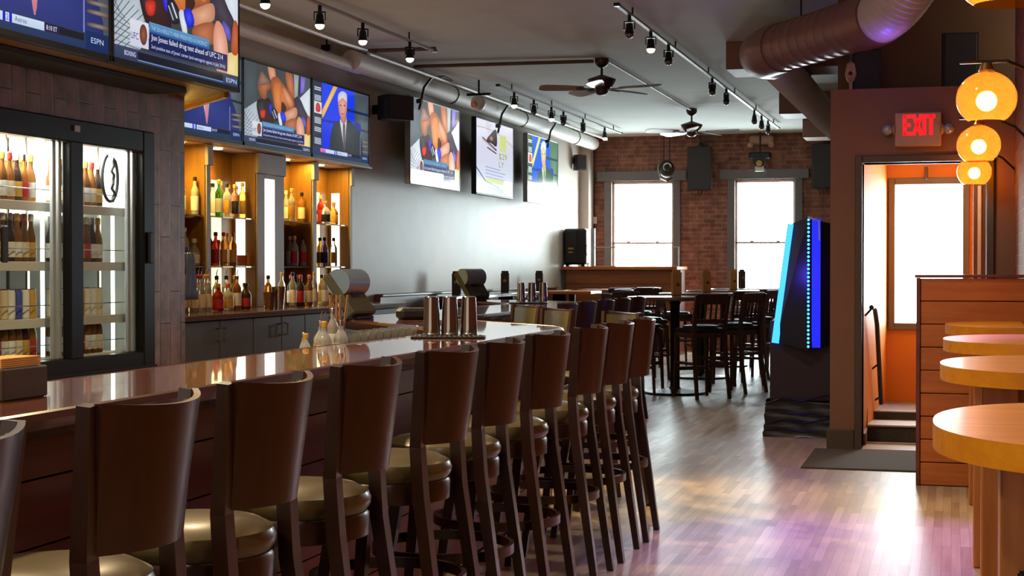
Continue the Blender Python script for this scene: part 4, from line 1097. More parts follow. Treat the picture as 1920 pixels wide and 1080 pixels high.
# door mat
b = MB(); b.box(-1.02, .0, 11.0, 12.18, .0005, .012, .004); tag(b.build('door_mat', M_carpet), 'dark rectangular door mat in front of the doorway', 'mat')
# handrail
t = thing('handrail', 'black bent pipe handrail on the left wall inside the doorway', 'handrail')
b = MB(); b.tube([(-.605, 12.42, 1.10), (-.600, 12.62, 1.105), (-.594, 12.72, 1.08), (-.585, 12.9, .95), (-.570, 13.35, .27)], .019, 10); b.build('rail', M_blackmet, t)
b = MB(); b.tube([(-.600, 12.55, 1.10), (-.662, 12.55, 1.03)], .009, 6); b.tube([(-.577, 13.1, .62), (-.640, 13.1, .57)], .009, 6); b.tube([(-.571, 13.3, .33), (-.622, 13.3, .30)], .009, 6); b.build('bracket', M_blackmet, t)
# ------------------------------------------------------------------ back bar
t = thing('back_bar_cabinet', 'long grey back bar cabinet with doors under a brown counter', 'cabinet', (0, 0, 0))
b = MB(); b.box(XW+.001, -5.57, 10.275, 15.3, 0.0, 1.005); b.build('body', M_black, t)
dy = [10.30, 11.09, 11.70, 12.26, 12.76, 13.5, 14.3, 15.28]
for k in range(7):
    b = MB(); b.box(-5.569, -5.55, dy[k]+.006, dy[k+1]-.006, .10, .995, .004); d = b.build('door', M_cab, t)
    hy = dy[k+1]-.06 if k % 2 == 0 else dy[k]+.06
    b = MB(); b.tube([(-5.55, hy, .935), (-5.52, hy, .93), (-5.52, hy, .84), (-5.55, hy, .835)], .007, 6); b.build('handle', M_steel, d)
b = MB(); b.box(XW+.001, -5.50, 10.275, 15.3, 1.006, 1.05, .006); b.build('counter_top', M_counter, t)
# niche lining: dark gold wood boards; partitions, header, pillar
t = thing('bottle_shelving', 'gold lit wooden bottle shelving recessed in the wall under three screens', 'shelving', (0, 0, 0))
XB = XW-ND
b = MB()
for y0, y1 in NY: b.box(XB+.001, XB+.012, y0, y1, NZ0, NZ1-.005)
b.build('back_board', M_niche, t)
b = MB()
for y0, y1 in NY: b.box(XB+.012, XW-.001, y0, y1, NZ0+.0005, NZ0+.0008)
b.build('base_board', M_counter, t)
for y0, y1 in NY:
    b = MB(); b.box(XB+.012, XW-.002, y1-.014, y1-.001, NZ0, NZ1-.005); b.build('side_board', M_niche, t)
for y0, y1 in ((NY[0][1], NY[1][0]), (NY[2][1], NY[3][0])):
    b = MB(); b.box(XB+.012, XW+.012, y0, y1, NZ0+.001, NZ1-.18, .003); b.box(XB+.012, XW+.03, y0-.01, y1+.02, NZ1-.18, NZ1-.001, .003); b.build('divider', M_pillar, t)
y0, y1 = NY[1][1], NY[2][0]
b = MB(); b.box(XB+.012, XW+.012, y0, 13.19, NZ0+.001, NZ1-.19, .003); b.box(XB+.012, XW+.012, 13.42, y1, NZ0+.001, NZ1-.19, .003)
b.box(XB+.012, XW+.012, 13.19, 13.42, 2.24, NZ1-.19); b.box(XB+.012, XW+.012, 13.19, 13.42, NZ0+.001, 1.16); b.box(XB+.012, XW+.03, y0-.01, y1+.012, NZ1-.189, NZ1-.001, .003)
b.build('pillar', M_pillar, t)
b = MB(); b.box(XB+.02, XW+.005, 13.191, 13.419, 1.161, 2.239); b.build('light_panel', M_led, t)
b = MB(); b.box(XW+.001, XW+.012, 15.312, 15.37, NZ0, NZ1-.19, .003); b.box(XW+.001, XW+.03, 15.312, 15.39, NZ1-.19, NZ1, .003); b.build('end_trim', M_pillar, t)
for a, y in ((0, NY[1][1]), (1, NY[3][1])):
    b = MB(); b.box(XB+.055, XB+.145, y-.02, y-.0145, 1.14, 2.20); b.build('light_panel', M_led, t)
for y in (12.60, 14.93):
    b = MB(); b.box(XB+.0125, XB+.018, y, y+.19 if y < 13 else y+.13, 1.16, 2.20); b.build('light_panel', M_ledwarm, t)
for y0, y1 in NY:
    for z in (1.425, 1.862):
        b = MB(); b.box(XB+.02, XW-.01, y0+.004, y1-.022, z-.012, z); b.build('glass_shelf', M_shelfglass, t)
for y in (11.75, 12.45, 13.9, 14.75):
    b = MB(); b.lathe([(.045, 0), (.045, .006), (.0, .004)], 18, (XW-.10, y, NZ1-.012), False); b.build('downlight', M_downl, t)
# gold wood strip under the screens
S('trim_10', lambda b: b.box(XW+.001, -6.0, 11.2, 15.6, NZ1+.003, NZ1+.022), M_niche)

# ------------------------------------------------------------------ bottles
GC = {'clear': (.92, .93, .88, 1), 'amber': (.62, .26, .05, 1), 'green': (.10, .42, .08, 1), 'red': (.62, .05, .03, 1), 'dark': (.07, .04, .03, 1), 'golden': (.90, .52, .08, 1), 'purple': (.16, .09, .22, 1), 'brown': (.26, .11, .03, 1), 'pink': (.75, .38, .34, 1)}
GM = {k: glassy('%s_bottle_glass' % k, v, .72 if k not in ('dark', 'brown') else .45, .06, 1.22) for k, v in GC.items()}
LC = {'cream': plain('cream_label', hx(222, 206, 176), .6), 'white': plain('white_label', hx(232, 230, 224), .6), 'blacklab': plain('black_label', hx(34, 30, 30), .5), 'redlab': plain('red_label', hx(176, 40, 34), .5), 'gold': plain('gold_label', hx(206, 158, 62), .4), 'bluelab': plain('blue_label', hx(60, 80, 170), .5)}
CC = {'black': M_black, 'gold': LC['gold'], 'red': M_red, 'white': M_white, 'steel': M_steel, 'orange': plain('orange_cap', hx(222, 110, 40), .5)}
SH = {'round': (.037, .20, .235, .0135, .30), 'tall': (.034, .215, .255, .013, .325), 'squat': (.048, .135, .175, .016, .235), 'jug': (.062, .22, .275, .019, .36), 'beer': (.030, .125, .170, .0125, .225), 'slim': (.028, .20, .25, .012, .31)}
BP = {}
def bottle(kind, col, lab, cap, pour=False):
    key = (kind, col, lab, cap, pour)
    if key in BP: return BP[key], True
    r, h1, h2, rn, h = SH[kind]
    b = MB(); b.lathe([(r*.8, 0), (r, .008), (r, h1*.9), (r*.93, h1), (r*.6, h1+(h2-h1)*.6), (rn, h2), (rn, h-.03), (rn*1.15, h-.028), (rn*1.15, h-.012)], 14); o = b.build('bottle', GM[col])
    o['category'] = 'bottle'
    b = MB(); b.lathe([(r+.0008, h1*.18), (r+.0012, h1*.2), (r+.0012, h1*.72), (r+.0008, h1*.74)], 14, caps=False); b.build('bottle_label', LC[lab], o)
    b = MB(); b.lathe([(rn*1.25, h-.035), (rn*1.3, h-.03), (rn*1.3, h-.004), (rn*.9, h)], 12); b.build('cap', CC[cap], o)
    if pour:
        b = MB(); b.tube([(0, 0, h-.001), (0, 0, h+.025), (.012, 0, h+.055)], [.006, .005, .0035], 8); b.build('pour_spout', M_steel, o)
    BP[key] = o; return o, False
capn = {'black': 'black', 'gold': 'gold', 'red': 'red', 'white': 'white', 'steel': 'steel', 'orange': 'orange'}
def put(spec, x, y, z, label, group, s=1.0, rz=0):
    o, u = bottle(*spec); return place(o, u, (x, y, z), rz, label, group, s)
def ypx(px, X):   # pixel column -> Y on the plane X
    u = (px-960)/2900; a = u*math.cos(th0)-math.sin(th0); b_ = u*math.sin(th0)+math.cos(th0); return X*b_/a
def spread(L_, X, lo=None, hi=None):
    out = []; prev = None
    for k, it in enumerate(L_):
        r = SH[it[1]][0]+.003; y = ypx(it[0], X)
        if lo is not None: y = max(y, lo+r)
        if prev is not None: y = max(y, prev+r)
        prev = y+r; out.append(y)
    if hi is not None and out:
        lim = hi
        for k in range(len(out)-1, -1, -1):
            r = SH[L_[k][1]][0]+.003; out[k] = min(out[k], lim-r); lim = out[k]-r
    return out
rows = [
 ('left bay beside the tiled column', 1.863, 'top shelf', [(357, 'jug', 'clear', 'white', 'black'), (367, 'tall', 'clear', 'white', 'black')]),
 ('left bay beside the tiled column', 1.426, 'middle shelf', [(350, 'round', 'clear', 'cream', 'black'), (358, 'tall', 'clear', 'bluelab', 'white'), (366, 'round', 'clear', 'white', 'steel'), (374, 'squat', 'clear', 'cream', 'white')]),
 ('first lit bay', 1.863, 'top shelf', [(397, 'round', 'green', 'cream', 'black'), (404, 'tall', 'green', 'white', 'gold'), (411, 'round', 'clear', 'white', 'black'), (418, 'round', 'clear', 'gold', 'black'), (425, 'tall', 'amber', 'white', 'gold'), (432, 'round', 'pink', 'blacklab', 'gold'), (439, 'round', 'pink', 'redlab', 'gold'), (447, 'tall', 'golden', 'gold', 'gold'), (455, 'round', 'golden', 'gold', 'orange')]),
 ('first lit bay', 1.426, 'middle shelf', [(396, 'round', 'clear', 'cream', 'black'), (404, 'round', 'red', 'redlab', 'black'), (412, 'tall', 'amber', 'cream', 'gold'), (419, 'round', 'amber', 'gold', 'red'), (426, 'squat', 'golden', 'cream', 'red'), (434, 'round', 'amber', 'gold', 'red'), (442, 'round', 'golden', 'redlab', 'orange')]),
 ('bay right of the light pillar', 1.863, 'top shelf', [(533, 'tall', 'clear', 'cream', 'gold'), (540, 'tall', 'clear', 'gold', 'gold'), (547, 'slim', 'clear', 'white', 'white'), (559, 'round', 'amber', 'cream', 'black')]),
 ('bay right of the light pillar', 1.426, 'middle shelf', [(536, 'round', 'clear', 'redlab', 'black'), (545, 'round', 'clear', 'redlab', 'gold'), (554, 'round', 'clear', 'white', 'white'), (563, 'round', 'clear', 'redlab', 'black')]),
 ('last lit bay by the white wall', 1.863, 'top shelf', [(597, 'squat', 'dark', 'white', 'gold'), (604, 'squat', 'clear', 'blacklab', 'gold'), (611, 'round', 'red', 'redlab', 'gold'), (619, 'squat', 'amber', 'gold', 'orange')]),
 ('last lit bay by the white wall', 1.426, 'middle shelf', [(595, 'round', 'purple', 'blacklab', 'black'), (602, 'round', 'purple', 'blacklab', 'black'), (610, 'round', 'golden', 'gold', 'black'), (619, 'round', 'clear', 'gold', 'black')]),
]
for bay, z, sh, L_ in rows:
    bi = {'left': 0, 'first': 1, 'bay': 2, 'last': 3}[bay.split()[0]]
    ys = spread(L_, XW-.11, NY[bi][0]+.004, NY[bi][1]-(.22 if bi == 1 and z < 1.5 else .024))
    for k, (px, kind, col, lab, cap) in enumerate(L_):
        x = XW-.12+(.05 if k % 2 else -.05)
        put((kind, col, lab, cap), x, ys[k], z, '%s %s bottle, %s from left, %s, %s' % (kind, col, ORD[k], sh, bay), 'bottles on the lit wall shelves', 1.0)
cnt = [(351, 'slim', 'clear', 'cream', 'gold', 1), (357, 'slim', 'clear', 'cream', 'orange', 1), (363, 'slim', 'clear', 'cream', 'orange', 1), (369, 'slim', 'clear', 'cream', 'red', 1), (375, 'slim', 'clear', 'cream', 'red', 1), (381, 'slim', 'clear', 'cream', 'gold', 1), (388, 'slim', 'clear', 'cream', 'gold', 1), (403, 'squat', 'red', 'redlab', 'gold', 0), (412, 'round', 'clear', 'cream', 'black', 1), (419, 'squat', 'clear', 'gold', 'orange', 0), (427, 'round', 'clear', 'cream', 'black', 1), (434, 'round', 'amber', 'white', 'steel', 1), (441, 'round', 'brown', 'white', 'gold', 1), (449, 'squat', 'dark', 'redlab', 'black', 0), (462, 'squat', 'golden', 'gold', 'gold', 0), (497, 'round', 'amber', 'redlab', 'black', 0), (534, 'tall', 'clear', 'cream', 'gold', 0), (543, 'tall', 'clear', 'white', 'black', 0), (551, 'round', 'dark', 'cream', 'red', 0), (558, 'round', 'dark', 'redlab', 'red', 0), (565, 'round', 'dark', 'cream', 'black', 0), (574, 'round', 'amber', 'cream', 'orange', 0), (594, 'tall', 'clear', 'cream', 'gold', 0), (602, 'round', 'clear', 'white', 'steel', 0), (609, 'round', 'golden', 'cream', 'black', 0), (616, 'squat', 'golden', 'gold', 'orange', 0)]
cx = ['sixteenth', 'seventeenth', 'eighteenth', 'nineteenth', 'twentieth', 'twenty first', 'twenty second', 'twenty third', 'twenty fourth', 'twenty fifth', 'twenty sixth']
cys = spread(cnt, -5.92)
for k, (px, kind, col, lab, cap, pour) in enumerate(cnt):
    x = -5.92+(.03 if k % 2 else -.03); y = cys[k]; o_ = ORD[k] if k < 15 else cx[k-15]
    put((kind, col, lab, cap, bool(pour)), x, y, 1.051, '%s %s bottle, %s from the left along the back bar counter' % (kind, col, o_), 'bottles on the back bar counter', .98)
# steel shaker and brown cup on the back counter
b = MB(); b.lathe([(.045, 0), (.062, .19), (.064, .195), (.06, .195), (.044, .01)], 24); o = b.build('steel_shaker', M_steel); o.location = (-5.72, ypx(522, -5.72), 1.051)
tag(o, 'steel shaker cup on the back bar counter under the light pillar', 'shaker')
b = MB(); b.lathe([(.04, 0), (.055, .15), (.05, .15)], 20); o = b.build('wooden_cup', M_counter); o.location = (-5.74, ypx(505, -5.74), 1.051)
tag(o, 'brown cup on the back bar counter left of the steel shaker', 'cup')
# orange box on the middle shelf, blue cloth hanging at the column
b = MB(); b.box(-.06, .06, -.085, .085, 0, .10, .004); o = b.build('box', CC['orange']); o.location = (XW-.13, 12.905, 1.4265); tag(o, 'orange box at the right end of the middle shelf, first lit bay', 'box')
b = MB(); b.box(-.062, .062, -.087, .087, 0.0, .035, .002); b.build('lower_band', LC['gold'], o)
b = MB(); V = []; n = 10
for j in range(8):
    for i in range(n): V.append((.012*math.sin(i*1.9+j*.3), .16*i/(n-1)+.01*j*(i/(n-1)-.5), -.36*j/7))
F = [[j*n+i, j*n+i+1, (j+1)*n+i+1, (j+1)*n+i] for j in range(7) for i in range(n-1)]
b.add(V, F, True); o = b.build('bar_towel', M_bluecloth); o.modifiers.new('thick', 'SOLIDIFY').thickness = .006; o.location = (-5.75, ypx(348, -5.75), 1.52); tag(o, 'blue grey cloth hanging beside the tiled column over the back bar', 'towel')
b = MB(); b.tube([(-5.75, 10.275, 1.52), (-5.75, ypx(348, -5.75)+.17, 1.52)], .008, 8); tag(b.build('towel_bar', M_steel), 'thin bar on the tiled column end holding the blue cloth', 'towel bar')

# ------------------------------------------------------------------ fridge
t = thing('bottle_fridge', 'black framed glass door bottle fridge set in the taupe tiled wall', 'fridge', (0, 0, 0))
FY0, FY1, FZ0, FZ1 = 7.77, 9.78, .72, 2.36
b = MB()
for a0, a1, c0, c1 in ((FY0, FY0+.16, FZ0, FZ1), (FY1-.16, FY1, FZ0, FZ1), (FY0+.16, FY1-.16, FZ0, FZ0+.11), (FY0+.16, FY1-.16, FZ1-.15, FZ1)): b.box(FX-.06, FX+.03, a0, a1, c0, c1, .01)
b.box(FX-.04, FX+.028, 8.70, 8.855, FZ0+.10, FZ1-.14, .01)
b.box(FX-.02, FX+.05, FY0, FY1, FZ0-.12, FZ0+.015, .01)
b.build('frame', M_fridgeblack, t)
b = MB(); x0, x1 = -6.02, FX-.081
b.box(x0-.02, x0, FY0, FY1, FZ0, FZ1); b.box(x0, x1, FY0, FY0+.02, FZ0, FZ1); b.box(x0, x1, FY1-.02, FY1, FZ0, FZ1); b.box(x0, x1, FY0, FY1, FZ0, FZ0+.10); b.box(x0, x1, FY0, FY1, FZ1-.06, FZ1)
b.build('liner', M_fridgein, t)
for k, (a, c_) in enumerate(((7.93, 8.70), (8.855, 9.62))):
    b = MB(); b.box(FX-.02, FX-.014, a, c_, FZ0+.11, FZ1-.15); d = b.build('door', M_glass, t)
    hy = a+.03 if k == 0 else c_+.07
    b = MB(); b.box(FX+.03, FX+.055, hy-.028, hy+.028, 1.44, 1.66, .008); b.build('handle', M_black, d)
    b = MB(); b.box(FX-.055, FX-.03, c_-.115, c_-.075, FZ0+.11, FZ1-.15, .004); b.box(FX-.055, FX-.03, c_-.045, c_-.012, FZ0+.11, FZ1-.15, .004); b.build('door_profile', M_ltgrey, d)
for y in (8.69, 9.55):
    b = MB(); b.box(-5.60, -5.585, y-.012, y+.012, FZ0+.12, FZ1-.08); b.build('light_tube', M_lednarrow, t)
    b = MB(); b.box(-5.66, -5.645, y-.09, y-.06, FZ0+.10, FZ1-.06, .002); b.box(-5.80, -5.785, y-.09, y-.07, FZ0+.10, FZ1-.06, .002); b.build('shelf_upright', M_chrome, t)
FS = [1.822, 1.445, 1.086, .832]
for z in FS:
    b = MB(); b.box(-5.98, -5.56, FY0+.03, FY1-.03, z-.012, z-.002); b.box(-5.562, -5.552, FY0+.03, FY1-.03, z-.055, z+.004, .002); b.build('shelf', M_white, t)
    b = MB(); b.tube([(-5.556, FY0+.03, z+.085), (-5.556, FY1-.03, z+.085)], .004, 6); b.build('wire_rail', M_steel, t)
b = MB(); b.box(FX+.031, FX+.036, 8.74, 8.80, FZ1-.08, FZ1-.04); b.build('badge', M_ltgrey, t)
# coiled cable in the right door
b = MB(); b.tube([(-5.50, 9.36+.10*math.cos(a), 2.02+.16*math.sin(a)) for a in [PI*.62+1.72*PI*k/20 for k in range(21)]]+[(-5.50-.01*(k % 2), 9.36+.10*math.cos(PI*.34)+.012*math.sin(k*1.7), 2.02+.16*math.sin(PI*.34)-.03*k) for k in range(1, 11)], .011, 8); tag(b.build('coiled_cable', M_black), 'coiled black cable hanging inside the right fridge door', 'cable')
random.seed(5)
cans = {}
def can(col):
    if col in cans: return cans[col], True
    b = MB(); b.lathe([(.025, 0), (.032, .008), (.032, .125), (.026, .138), (.0, .136)], 16, caps=False); o = b.build('drink_can', LC[col]); o['category'] = 'can'
    b = MB(); b.lathe([(.0265, .1375), (.027, .141), (.024, .1385)], 16, caps=False); b.build('rim', M_steel, o)
    cans[col] = o; return o, False
shn = ['top', 'second', 'third', 'bottom']
for side, ys in (('left', [7.98+.076*k for k in range(9)]), ('right', [8.93+.076*k for k in range(7)])):
    for si, z in enumerate(FS):
        for k, y in enumerate(ys):
            for rw in (0, 1):
                x = -5.61-.085*rw; rn = ('front', 'back')[rw]; yy = y+.015*rw
                loc = '%s from left, %s row, %s shelf, %s fridge door' % (ORD[k], rn, shn[si], side)
                if si == 2:
                    col = (['white', 'bluelab', 'white', 'gold', 'cream'] if side == 'left' else ['white', 'cream', 'gold', 'gold', 'white'])[(k+rw) % 5]
                    o, u = can(col); place(o, u, (x, yy, z), 0, '%s drink can, %s' % ({'bluelab': 'blue'}.get(col, col), loc), 'cans in the fridge', (1, 1, 1.35))
                else:
                    col = ['brown', 'brown', 'dark', 'amber'][(k+si+rw) % 4]; lab = ['cream', 'white', 'gold', 'white', 'redlab'][(k*2+si) % 5]; cap = ['gold', 'red', 'white', 'steel'][(k+2*si) % 4]
                    put(('beer', col, lab, cap), x, yy, z, '%s beer bottle, %s' % (col, loc), 'beer bottles in the fridge', (1.08, 1.08, 1.36), random.uniform(0, 6))

# ------------------------------------------------------------------ on and inside the bar
BZ = 1.0705
# napkin caddy at the left frame edge
t = thing('napkin_caddy', 'dark napkin caddy with tan napkins at the left frame edge of the bar', 'napkin caddy', (-2.36, 3.50, BZ), 0)
b = MB(); b.box(-.055, .065, -.11, .09, 0, .082, .004); b.build('box', M_darkbrown, t)
b = MB()
for k in range(5): b.box(-.045+k*.002, .052, -.10, .075, .083+k*.005, .087+k*.005)
b.build('napkins', M_napkin, t)
# rail mats with shakers
def shaker(): 
    t = thing('cocktail_shaker', 'x', 'shaker')
    b = MB(); b.lathe([(.030, .0), (.0415, .0), (.0415, .004), (.0415, .05), (.041, .054), (.0345, .183), (.031, .187), (.0, .187)], 28, caps=False); b.build('tin', M_chrome, t)
    b = MB(); b.lathe([(.042, .0), (.043, .003), (.043, .007), (.0415, .010)], 28, caps=False); b.build('rim', M_steel, t)
    return t
SP = None
mats = [((-2.30, 7.17), .25, 'near bar tip', [(-2.425, 7.10), (-2.342, 7.13), (-2.258, 7.17)]), ((-3.85, 14.3), .4, 'far bar tip', [(-3.955, 14.22), (-3.865, 14.28), (-3.775, 14.36)])]
for (mx, my), a, nm, L_ in mats:
    t = thing('bar_mat', 'black rubber bar mat under the shakers at the %s' % nm, 'bar mat', (mx-.03, my-.03, BZ), a)
    b = MB(); b.box(-.20, .16, -.075, .075, 0, .008, .003); b.build('base', M_black, t)
    b = MB()
    for k in range(14): b.cyl((-.18+k*.024, -.05, .008), (-.18+k*.024, -.05, .012), .008, n=8); b.cyl((-.18+k*.024, .05, .008), (-.18+k*.024, .05, .012), .008, n=8)
    b.build('studs', M_slate, t)
    for k, (x, y) in enumerate(L_):
        l = '%s inverted steel shaker tin on the mat at the %s' % (['left', 'middle', 'right'][k], nm)
        if SP is None: SP = shaker(); place(SP, False, (x, y, BZ+.013), 0, l, 'shakers on the bar mats', (1.0, 1.0, 1.0))
        else: place(SP, True, (x, y, BZ+.013), 0, l, 'shakers on the bar mats', (1.0, 1.0, 1.0))
# point of sale terminals
def pos(lab, loc, rz, s=1):
    t = thing('sales_terminal', lab, 'sales terminal', loc, rz)
    T = Matrix.Translation((0, 0, .22)) @ Matrix.Rotation(math.radians(-38), 4, 'Y')
    b = MB(); b.box(-.055, .012, -.18, .18, -.22, .17, .012, T); b.build('screen_housing', M_posdark, t)
    b = MB(); b.box(-.058, -.054, -.155, .155, -.15, .15, 0, T); b.build('screen', M_speaker, t)
    b = MB(); b.lathe([(.105, -.16), (.105, .16)], 24, (0, 0, 0), True, T @ Matrix.Translation((.03, 0, .06)) @ Matrix.Rotation(PI/2, 4, 'X')); b.build('rear_cover', M_slate, t)
    b = MB(); b.tube([(.02, 0, .20), (.05, 0, .10), (.03, 0, .02)], 1, rect=(.10, .05)); b.build('stand', M_black, t)
    b = MB(); b.box(-.13, .15, -.12, .12, 0, .022, .006); b.build('base', M_black, t)
    t.scale = (s, s, s)
    return t
pos('near sales terminal, tilted dark screen and round grey back on the angled bar leg', (-3.86, 9.62, BZ), -.15, .85)
pos('far sales terminal, tilted dark screen behind the steel shakers', (-4.83, 15.45, BZ), -.5, .85)
# handheld printer next to the terminal
t = thing('receipt_printer', 'small black and grey receipt printer beside the near sales terminal', 'printer', (-3.40, 9.62, BZ), .7)
b = MB(); b.box(-.12, .08, -.06, .06, 0, .075, .02); b.build('body', M_black, t)
b = MB(); b.box(.081, .16, -.045, .045, 0.01, .05, .008); b.build('tray', M_slate, t)
b = MB(); b.box(-.06, .06, -.03, .03, 0, .018, .004); o = b.build('card_tray', M_counter); o.location = (-3.0, 9.05, BZ); o.rotation_euler = (0, 0, -.8); tag(o, 'small brown tray lying on the angled bar leg', 'tray')
# under bar: steel ledge behind the near bar leg with glassware
t = thing('under_bar_station', 'low metal ledge behind the near bar leg holding glasses and bottles', 'bar station', (0, 0, 0))
b = MB(); b.box(-3.05, -2.66, 4.6, 8.0, .945, .975, .004); b.build('ledge', M_steel, t)
b = MB(); b.box(-3.03, -2.68, 4.62, 7.98, .0, .944, .004); b.build('cabinet', M_black, t)
UZ = .9755
pt = thing('glass_tumbler', 'x', 'glass')
b = MB(); b.lathe([(.032, 0), (.039, .105), (.036, .105), (.0295, .012), (.0, .010)], 20, caps=False); b.build('bowl', M_tumbler, pt)
b = MB(); b.lathe([(.0318, .0), (.0323, .008), (.0, .008)], 20, caps=False); b.build('foot', M_tumbler, pt)
u = False
for k in range(16):
    px = 662+k*7.2; rowk = k % 2
    x = -2.74-.09*rowk; y = ypx(px, x)
    place(pt, u, (x, y, UZ+.0005), 0, 'clear rocks glass, %s from the left in the row behind the bar edge' % ORD[k], 'rocks glasses behind the bar', (1, 1, 1.15)); u = True
UL = ((566, 'beer', 'clear', 'gold', 'gold', 0, 0), (581, 'beer', 'clear', 'cream', 'steel', 0, -.05), (600, 'squat', 'clear', 'cream', 'gold', 1, 0), (613, 'squat', 'clear', 'gold', 'steel', 1, -.06), (626, 'squat', 'clear', 'cream', 'steel', 1, 0), (640, 'round', 'clear', 'white', 'steel', 1, -.08))
uys = spread(UL, -2.80)
for k, (px, kind, col, lab, cap, pour, dx) in enumerate(UL):
    x = -2.78+dx; y = uys[k]
    put((kind, col, lab, cap, bool(pour)), x, y, UZ, '%s bottle of %s glass, %s from the left in front of the near sales terminal' % (kind, col, ORD[k]), 'bottles on the under bar ledge', (.72, .72, .62 if k < 2 else .8))
t = thing('bar_tool_jar', 'steel jar of upright bar tools in front of the near sales terminal', 'jar', (-2.92, ypx(633, -2.92), UZ))
b = MB(); b.lathe([(.035, 0), (.04, .12), (.036, .12), (.032, .01)], 20); b.build('jar', M_steel, t)
for k in range(4):
    b = MB(); b.cyl((.01*(k-1.5), 0, .02), (.03*(k-1.5), .02*(k % 2), .30), .007); b.build('tool', M_amberrim, t)
# menu holders
mh = None
def menu(lab, loc, rz, dark=False):
    t = thing('menu_holder', lab, 'menu holder', loc, rz, 'menu holders on the tables')
    b = MB(); b.box(-.055, .055, -.03, -.018, 0, .27, .003); b.box(-.055, .055, .018, .03, 0, .27, .003); b.box(-.055, .055, -.03, .03, 0, .02, .003); b.build('holder', M_menudark if dark else M_menu, t)
    b = MB(); b.box(-.048, .048, -.012, .012, .021, .30, .002); b.build('menus', M_menudark if dark else M_napkin, t)
    b = MB()
    if dark: b.prism([(-.022, .15), (.022, .15), (.026, .185), (.012, .17), (0, .195), (-.012, .17), (-.026, .185)], -.0315, -.0305, Matrix(((1, 0, 0, 0), (0, 0, 1, 0), (0, 1, 0, 0), (0, 0, 0, 1)))); b.build('printed_emblem', M_goldink, t)
    else: b.lathe([(.02, 0), (.02, .002)], 16, (.01, -.030, .13), True, Matrix.Rotation(PI/2, 4, 'X')); b.build('printed_emblem', M_red, t)
menu('wooden menu holder on the nearest round table', (-3.03, 17.52, 1.0905), .5)
menu('wooden menu holder on the second round table', (-3.06, 19.95, 1.0905), .5)
menu('wooden menu holder on the third round table, before the right window', (-3.05, 22.45, 1.0905), .5)
menu('thin dark menu holder on the farthest round table, against the bright window', (-3.20, 24.55, 1.0905), 1.0, True)
b = MB(); b.box(XW+.13, -5.72, 17.6, 23.8, 1.03, 1.07, .004); o = b.build('wall_counter', M_counter); tag(o, 'narrow brown drinks counter along the white wall', 'counter')
for y in (17.8, 20.4, 23.4): b = MB(); b.box(XW+.16, -5.78, y-.03, y+.03, 0, 1.029, .003); b.build('support', M_black, o)
menu('dark menu holder with a gold emblem behind the far sales terminal', (-5.92, ypx(856, -5.92), 1.071), .15, True)
menu('dark menu holder with a gold emblem in the middle of the wall counter', (-5.92, ypx(947, -5.92), 1.071), .15, True)
menu('dark menu holder with a gold emblem at the wall counter end by the booth', (-5.92, ypx(1011, -5.92), 1.071), .15, True)
LIGHTS = []
def lt(f): LIGHTS.append(f)
WARM = (1, .72, .40); GOLD = (1, .66, .14)
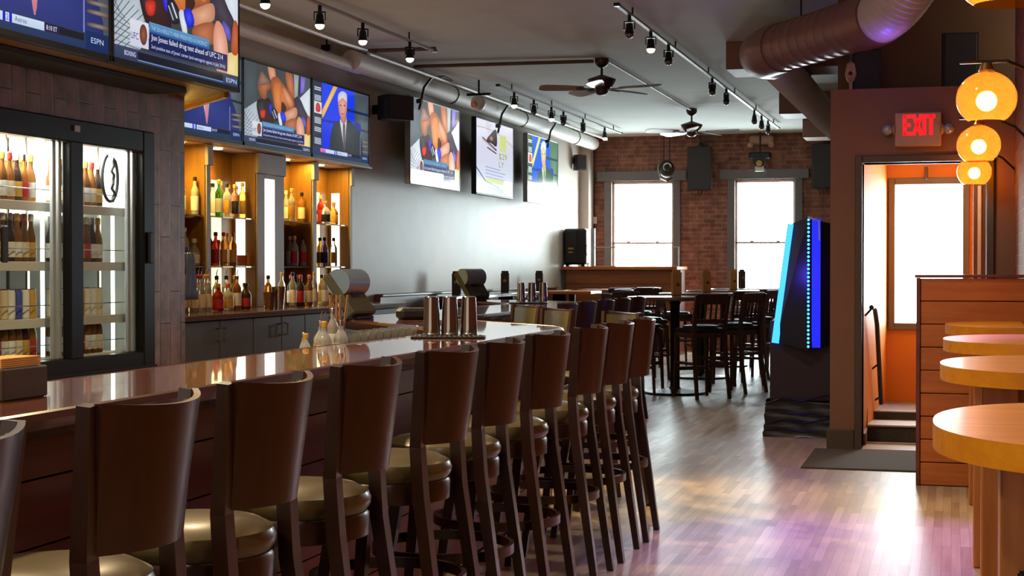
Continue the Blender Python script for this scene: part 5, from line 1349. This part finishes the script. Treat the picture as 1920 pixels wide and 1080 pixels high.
def _bar():
    for x, y in SPL:
        o = light('track_spot', 'SPOT', (x, y, 3.40), 60, WARM, spot_size=1.3, spot_blend=.6, shadow_soft_size=.04)
        if x < -4 and y < 15: o.data.energy = 1500 if y < 12.5 else 150; o.data.color = (1, .72, .30); o.data.spot_size = .55 if y < 12.5 else 1.3; aim(o, {False: (-2.6, 9.75, 1.0), True: (-3.6, y-.6, .8)}[y > 12.5])
        else: o.rotation_euler = (0, 0, 0)
    for k, y in enumerate((11.75, 12.45, 13.9, 14.75)):
        light('niche_downlight', 'SPOT', (XW-.10, y, NZ1-.03), 20, GOLD, (0, 0, 0), spot_size=2.2, spot_blend=.7, shadow_soft_size=.04)
    for y in (11.6, 12.3, 14.0, 14.9):   # light strips hidden in the niches
        light('niche_strip', 'AREA', (XW-.03, y, NZ1-.02), 10, GOLD, (0, 0, 0), shape='RECTANGLE', size=.05, size_y=.5)
    for (x, y), l in GL: light('globe_bulb', 'POINT', (x, y, 2.115), 8, (1, .55, .16), shadow_soft_size=.036)
    for y in (8.3, 9.2): light('fridge_light', 'AREA', (-5.7, y, 2.28), 36, (1, .98, .92), (0, 0, 0), shape='RECTANGLE', size=.3, size_y=.6)
    light('blue_led', 'POINT', (-1.25, 12.75, 1.35), 7, (.08, .05, 1), shadow_soft_size=.1)
    light('violet_led', 'POINT', (-.45, 11.6, 2.95), 1.2, (.25, .10, 1), shadow_soft_size=.06)
    o = light('violet_stage_led', 'SPOT', (-.15, 9.6, 3.45), 600, (.34, .12, 1), spot_size=.72, spot_blend=.8, shadow_soft_size=.06); aim(o, (-.42, 7.9, 0))
    light('soffit_fill', 'POINT', (-5.75, 10.75, 2.30), 7, GOLD, shadow_soft_size=.05)  # added gold fill for the soffit underside, no fitting here
    # added fill lamps without fittings, brightening the near part of the room
    for x, y in ((-3.6, 2.0), (-3.6, 4.5), (-3.6, 7.0), (-.9, .8), (-1.2, 5.5), (-1.2, 9.5)):
        light('near_fill', 'SPOT', (x, y, 3.55), 230 if x < -2 else 100, WARM if x < -2 else (1, .84, .66), (0, 0, 0), spot_size=2.7, spot_blend=.8, shadow_soft_size=.10)
    light('entry_lamp', 'POINT', (-.1, 13.2, 2.2), 7, (1, .78, .5), shadow_soft_size=.1)
lt(_bar)
WORLD, PW_WIN, PW_ENT, EXPOSURE = 1.0, 680, 65, 0.22
# ------------------------------------------------------------------ camera, world, lights
cam = bpy.data.cameras.new('camera'); co = bpy.data.objects.new('camera', cam); COL.objects.link(co)
cam.sensor_width = 36; cam.lens = 2900/1920*36; cam.clip_end = 200; cam.clip_start = .05
th = math.atan(825/2900); pi_ = math.atan(37/2900)
co.location = (0, 0, 1.407); co.rotation_euler = (PI/2-pi_, 0, th); SC.camera = co
w = bpy.data.worlds.new('world'); SC.world = w; w.use_nodes = True
bg = w.node_tree.nodes['Background']; bg.inputs[0].default_value = (1, .88, .74, 1); bg.inputs[1].default_value = WORLD
def light(name, kind, loc, power, col, rot=None, **k):
    l = bpy.data.lights.new(name, kind); l.energy = power; l.color = col
    for a, v in k.items(): setattr(l, a, v)
    o = bpy.data.objects.new(name, l); COL.objects.link(o); o.location = loc
    if rot: o.rotation_euler = rot
    return o
def aim(o, p): o.rotation_euler = (Vector(p)-Vector(o.location)).to_track_quat('-Z', 'Y').to_euler()
DAY = (.88, .95, 1)
for w_ in (W1, W2):
    o = light('daylight_window', 'AREA', ((w_[0]+w_[1])/2, YF+.75, 2.15), PW_WIN, DAY, (-PI/2+.42, 0, 0), shape='RECTANGLE', size=1.7, size_y=3.4); o.visible_camera = True
o = light('daylight_entry', 'AREA', (-.2, 14.5, 1.55), PW_ENT, DAY, (-PI/2, 0, 0), shape='RECTANGLE', size=.6, size_y=1.3); o.visible_camera = True
for k in LIGHTS: k()
v = SC.view_settings; v.view_transform = 'Standard'; v.look = 'None'; v.gamma = 1; v.use_curve_mapping = False; v.exposure = EXPOSURE
SC.cycles.max_bounces = 8; SC.cycles.transparent_max_bounces = 12; SC.cycles.sample_clamp_indirect = 6
SC.cycles.use_denoising = True
SC.cycles.caustics_reflective = False; SC.cycles.caustics_refractive = False
